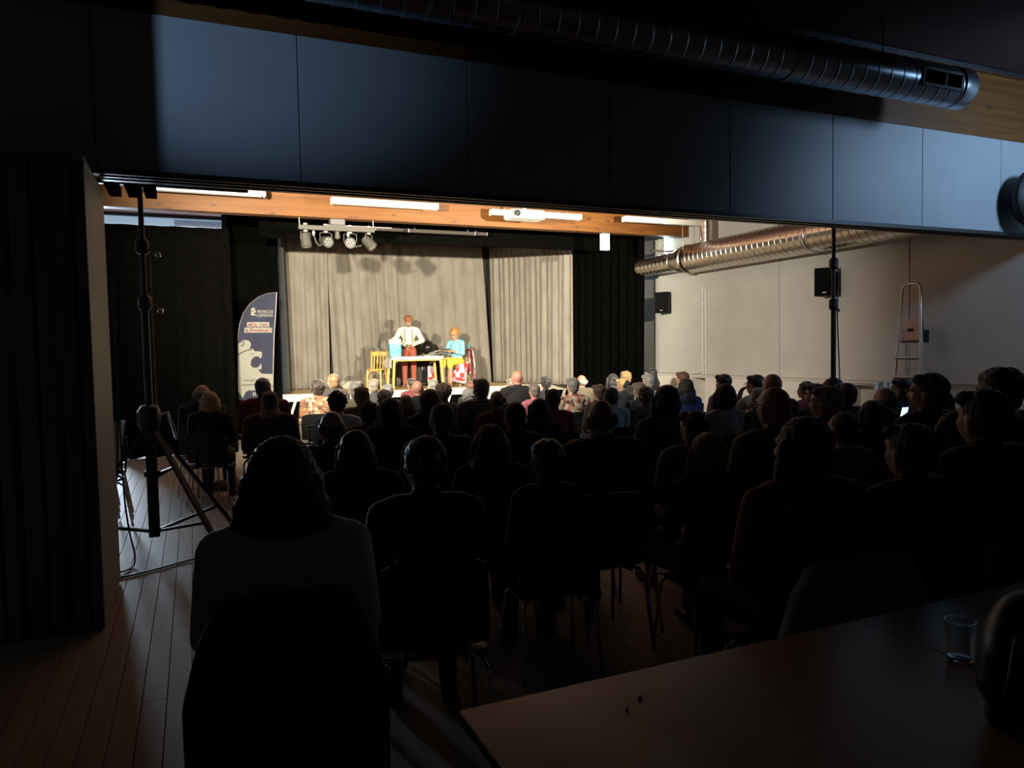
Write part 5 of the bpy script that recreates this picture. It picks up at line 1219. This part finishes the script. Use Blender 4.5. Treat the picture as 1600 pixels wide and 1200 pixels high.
# lit phone of the phone holder
ph = AUD['person in black holding up a lit phone']
pm = thing('smartphone', (0, 0, 0), 'smartphone with lit screen held up at the right of the audience', 'phone')
pm.matrix_world = ph.matrix_basis@Matrix.Translation((.125, .385, 1.075))@Matrix.Rotation(.25, 4, 'X')
MB().box((-.036, -.004, -.075), (.036, .004, .075), .003).build('case', M_plastic, pm)
MB().box((-.033, -.0055, -.070), (.033, -.004, .070)).build('screen', mat('phone_screen', (.1, .1, .1), .2, emit=(.55, .75, 1.0), estr=1.5), pm)
# booklet held up by a spectator near the drape
bk = at(978, 601, d=8.3); pbk = thing('programme_sheet', bk, 'cream programme sheet held up among the seats by the black side drape', 'booklet')
MB().box((-.028, -.003, -.05), (.028, .003, .05), .001).build('page', mat('cream_paper', (.70, .60, .36), .7), pbk); MB().box((.028, -.003, -.05), (.034, .003, .05), .001).build('fold', mat('cream_paper', (.70, .60, .36), .7), pbk)
pbk.rotation_euler = (.2, .45, .2)
# two empty chairs
ep = at(960, 772, Z=.84); chair(ep.x, ep.y+.22, -.10, 'empty black chair with a curved back behind the person in white shirt')
# parked chair stack peeping out behind the partition
for k in range(3):
    t = chair(-.86, 7.6-.0*k, 1.9, ('lowest', 'middle', 'topmost')[k]+' chair of the small stack behind the parked partition', group='parked chairs'); t.location.z = .06*k; t.location.y = 7.6+.03*k
# bag on the floor below the left seats
hbp = at(345, 766, Z=0)
hb_ = thing('handbag', (hbp.x+.05, hbp.y, 0), 'brown bag lying on the floor under the seats at the left', 'bag')
F = Fig(); F.ell((0, 0, .06), (.19, .10, .065), 'b'); F.ell((.08, .02, .07), (.12, .09, .06), 'b')
link('bag_body', F.skin('bag_body', .014, 3, None, [mat('brown_leather', (.10, .055, .03), .6)]), hb_)
MB().tube([(.12, -.08, .03), (.17, -.22, .012), (.26, -.26, .012), (.30, -.18, .02), (.20, -.05, .06)], .008, 6).build('strap', M_plastic, hb_, smooth=True)

# ------------------------------------------------------------------ tables in the foreground
def table(x0, x1, label):
    t = thing('folding_table', ((x0+x1)/2, 1.13, 0), label, 'table', 'tables in the near room'); hx_ = (x1-x0)/2-.002
    MB().box((-hx_, -.41, .735), (hx_, .41, .76), .003).build('tabletop', M_table, t)
    MB().box((-hx_-.0005, -.412, .738), (hx_+.0005, .412, .752)).build('edge_band', M_edge, t)
    for sx in (-1, 1):
        for sy in (-1, 1): MB().tube([(sx*(hx_-.07), sy*.34, .735), (sx*(hx_-.07), sy*.36, 0)], .016, 10).build('leg', M_blacksteel, t)
        MB().tube([(sx*(hx_-.07), -.345, .66), (sx*(hx_-.07), .345, .66)], .012, 8).build('crossbar', M_blacksteel, t)
table(.52, 1.77, 'brown laminate table nearest to the camera, left of the seam')
table(1.77, 3.02, 'brown laminate table right of the seam, with the bag on it')
for px_, py_, r_, lb_ in ((980, 1110, .006, 'small dark crumb on the near table, lower left one'), (1000, 1092, .008, 'small dark crumb on the near table, upper right one')):
    c = at(px_, py_, Z=.76); F = Fig(); F.ell((0, 0, .003), (r_, r_*.5, .004), 'c'); F.ell((r_*.6, .002, .003), (r_*.6, r_*.4, .003), 'c')
    o = link('crumb', F.skin('crumb', .0015, 1, None, [M_dark])); o.location = c; o.rotation_euler = (0, 0, .6); tag(o, lb_, 'crumb')
bgp = at(1575, 1120, Z=.76)
nb = thing('shoulder_bag', (bgp.x+.06, bgp.y, .76), 'black shoulder bag with strap loop on the right near table', 'bag', rotz=.2)
F = Fig()
F.ell((0, 0, .13), (.15, .08, .14), 'b'); F.ell((0, 0, .09), (.155, .085, .085), 'b')
F.cap((-.12, 0, .03), .035, (.12, 0, .03), .035, 'b')
link('bag_body', F.skin('bag_body', .010, 3, None, [mat('black_leather', (.010, .009, .009), .45)]), nb)
MB().tube([(-.10, -.02, .20), (-.19, -.05, .21), (-.235, -.06, .17), (-.225, -.05, .12), (-.17, -.04, .10), (-.12, -.03, .11)], .008, 8).build('strap', mat('black_leather', (.010, .009, .009), .45), nb, smooth=True)
MB().lathe([(.012, 0), (.015, .004), (.008, .008)], 12, (-.06, -.08, .21), (0, -1, .3)).build('buckle', M_chrome, nb)
gp = at(1500, 1005, Z=.80)
gl = thing('drinking_glass', (gp.x, gp.y, .76), 'small drinking glass left of the black bag on the near table', 'glass')
M_glass = mat('clear_glass', (.9, .9, .9), .05, trans=1.0)
MB().lathe([(.028, 0), (.030, .004), (.036, .10), (.034, .10), (.028, .008), (.0, .008)], 24).build('tumbler', M_glass, gl, smooth=40)
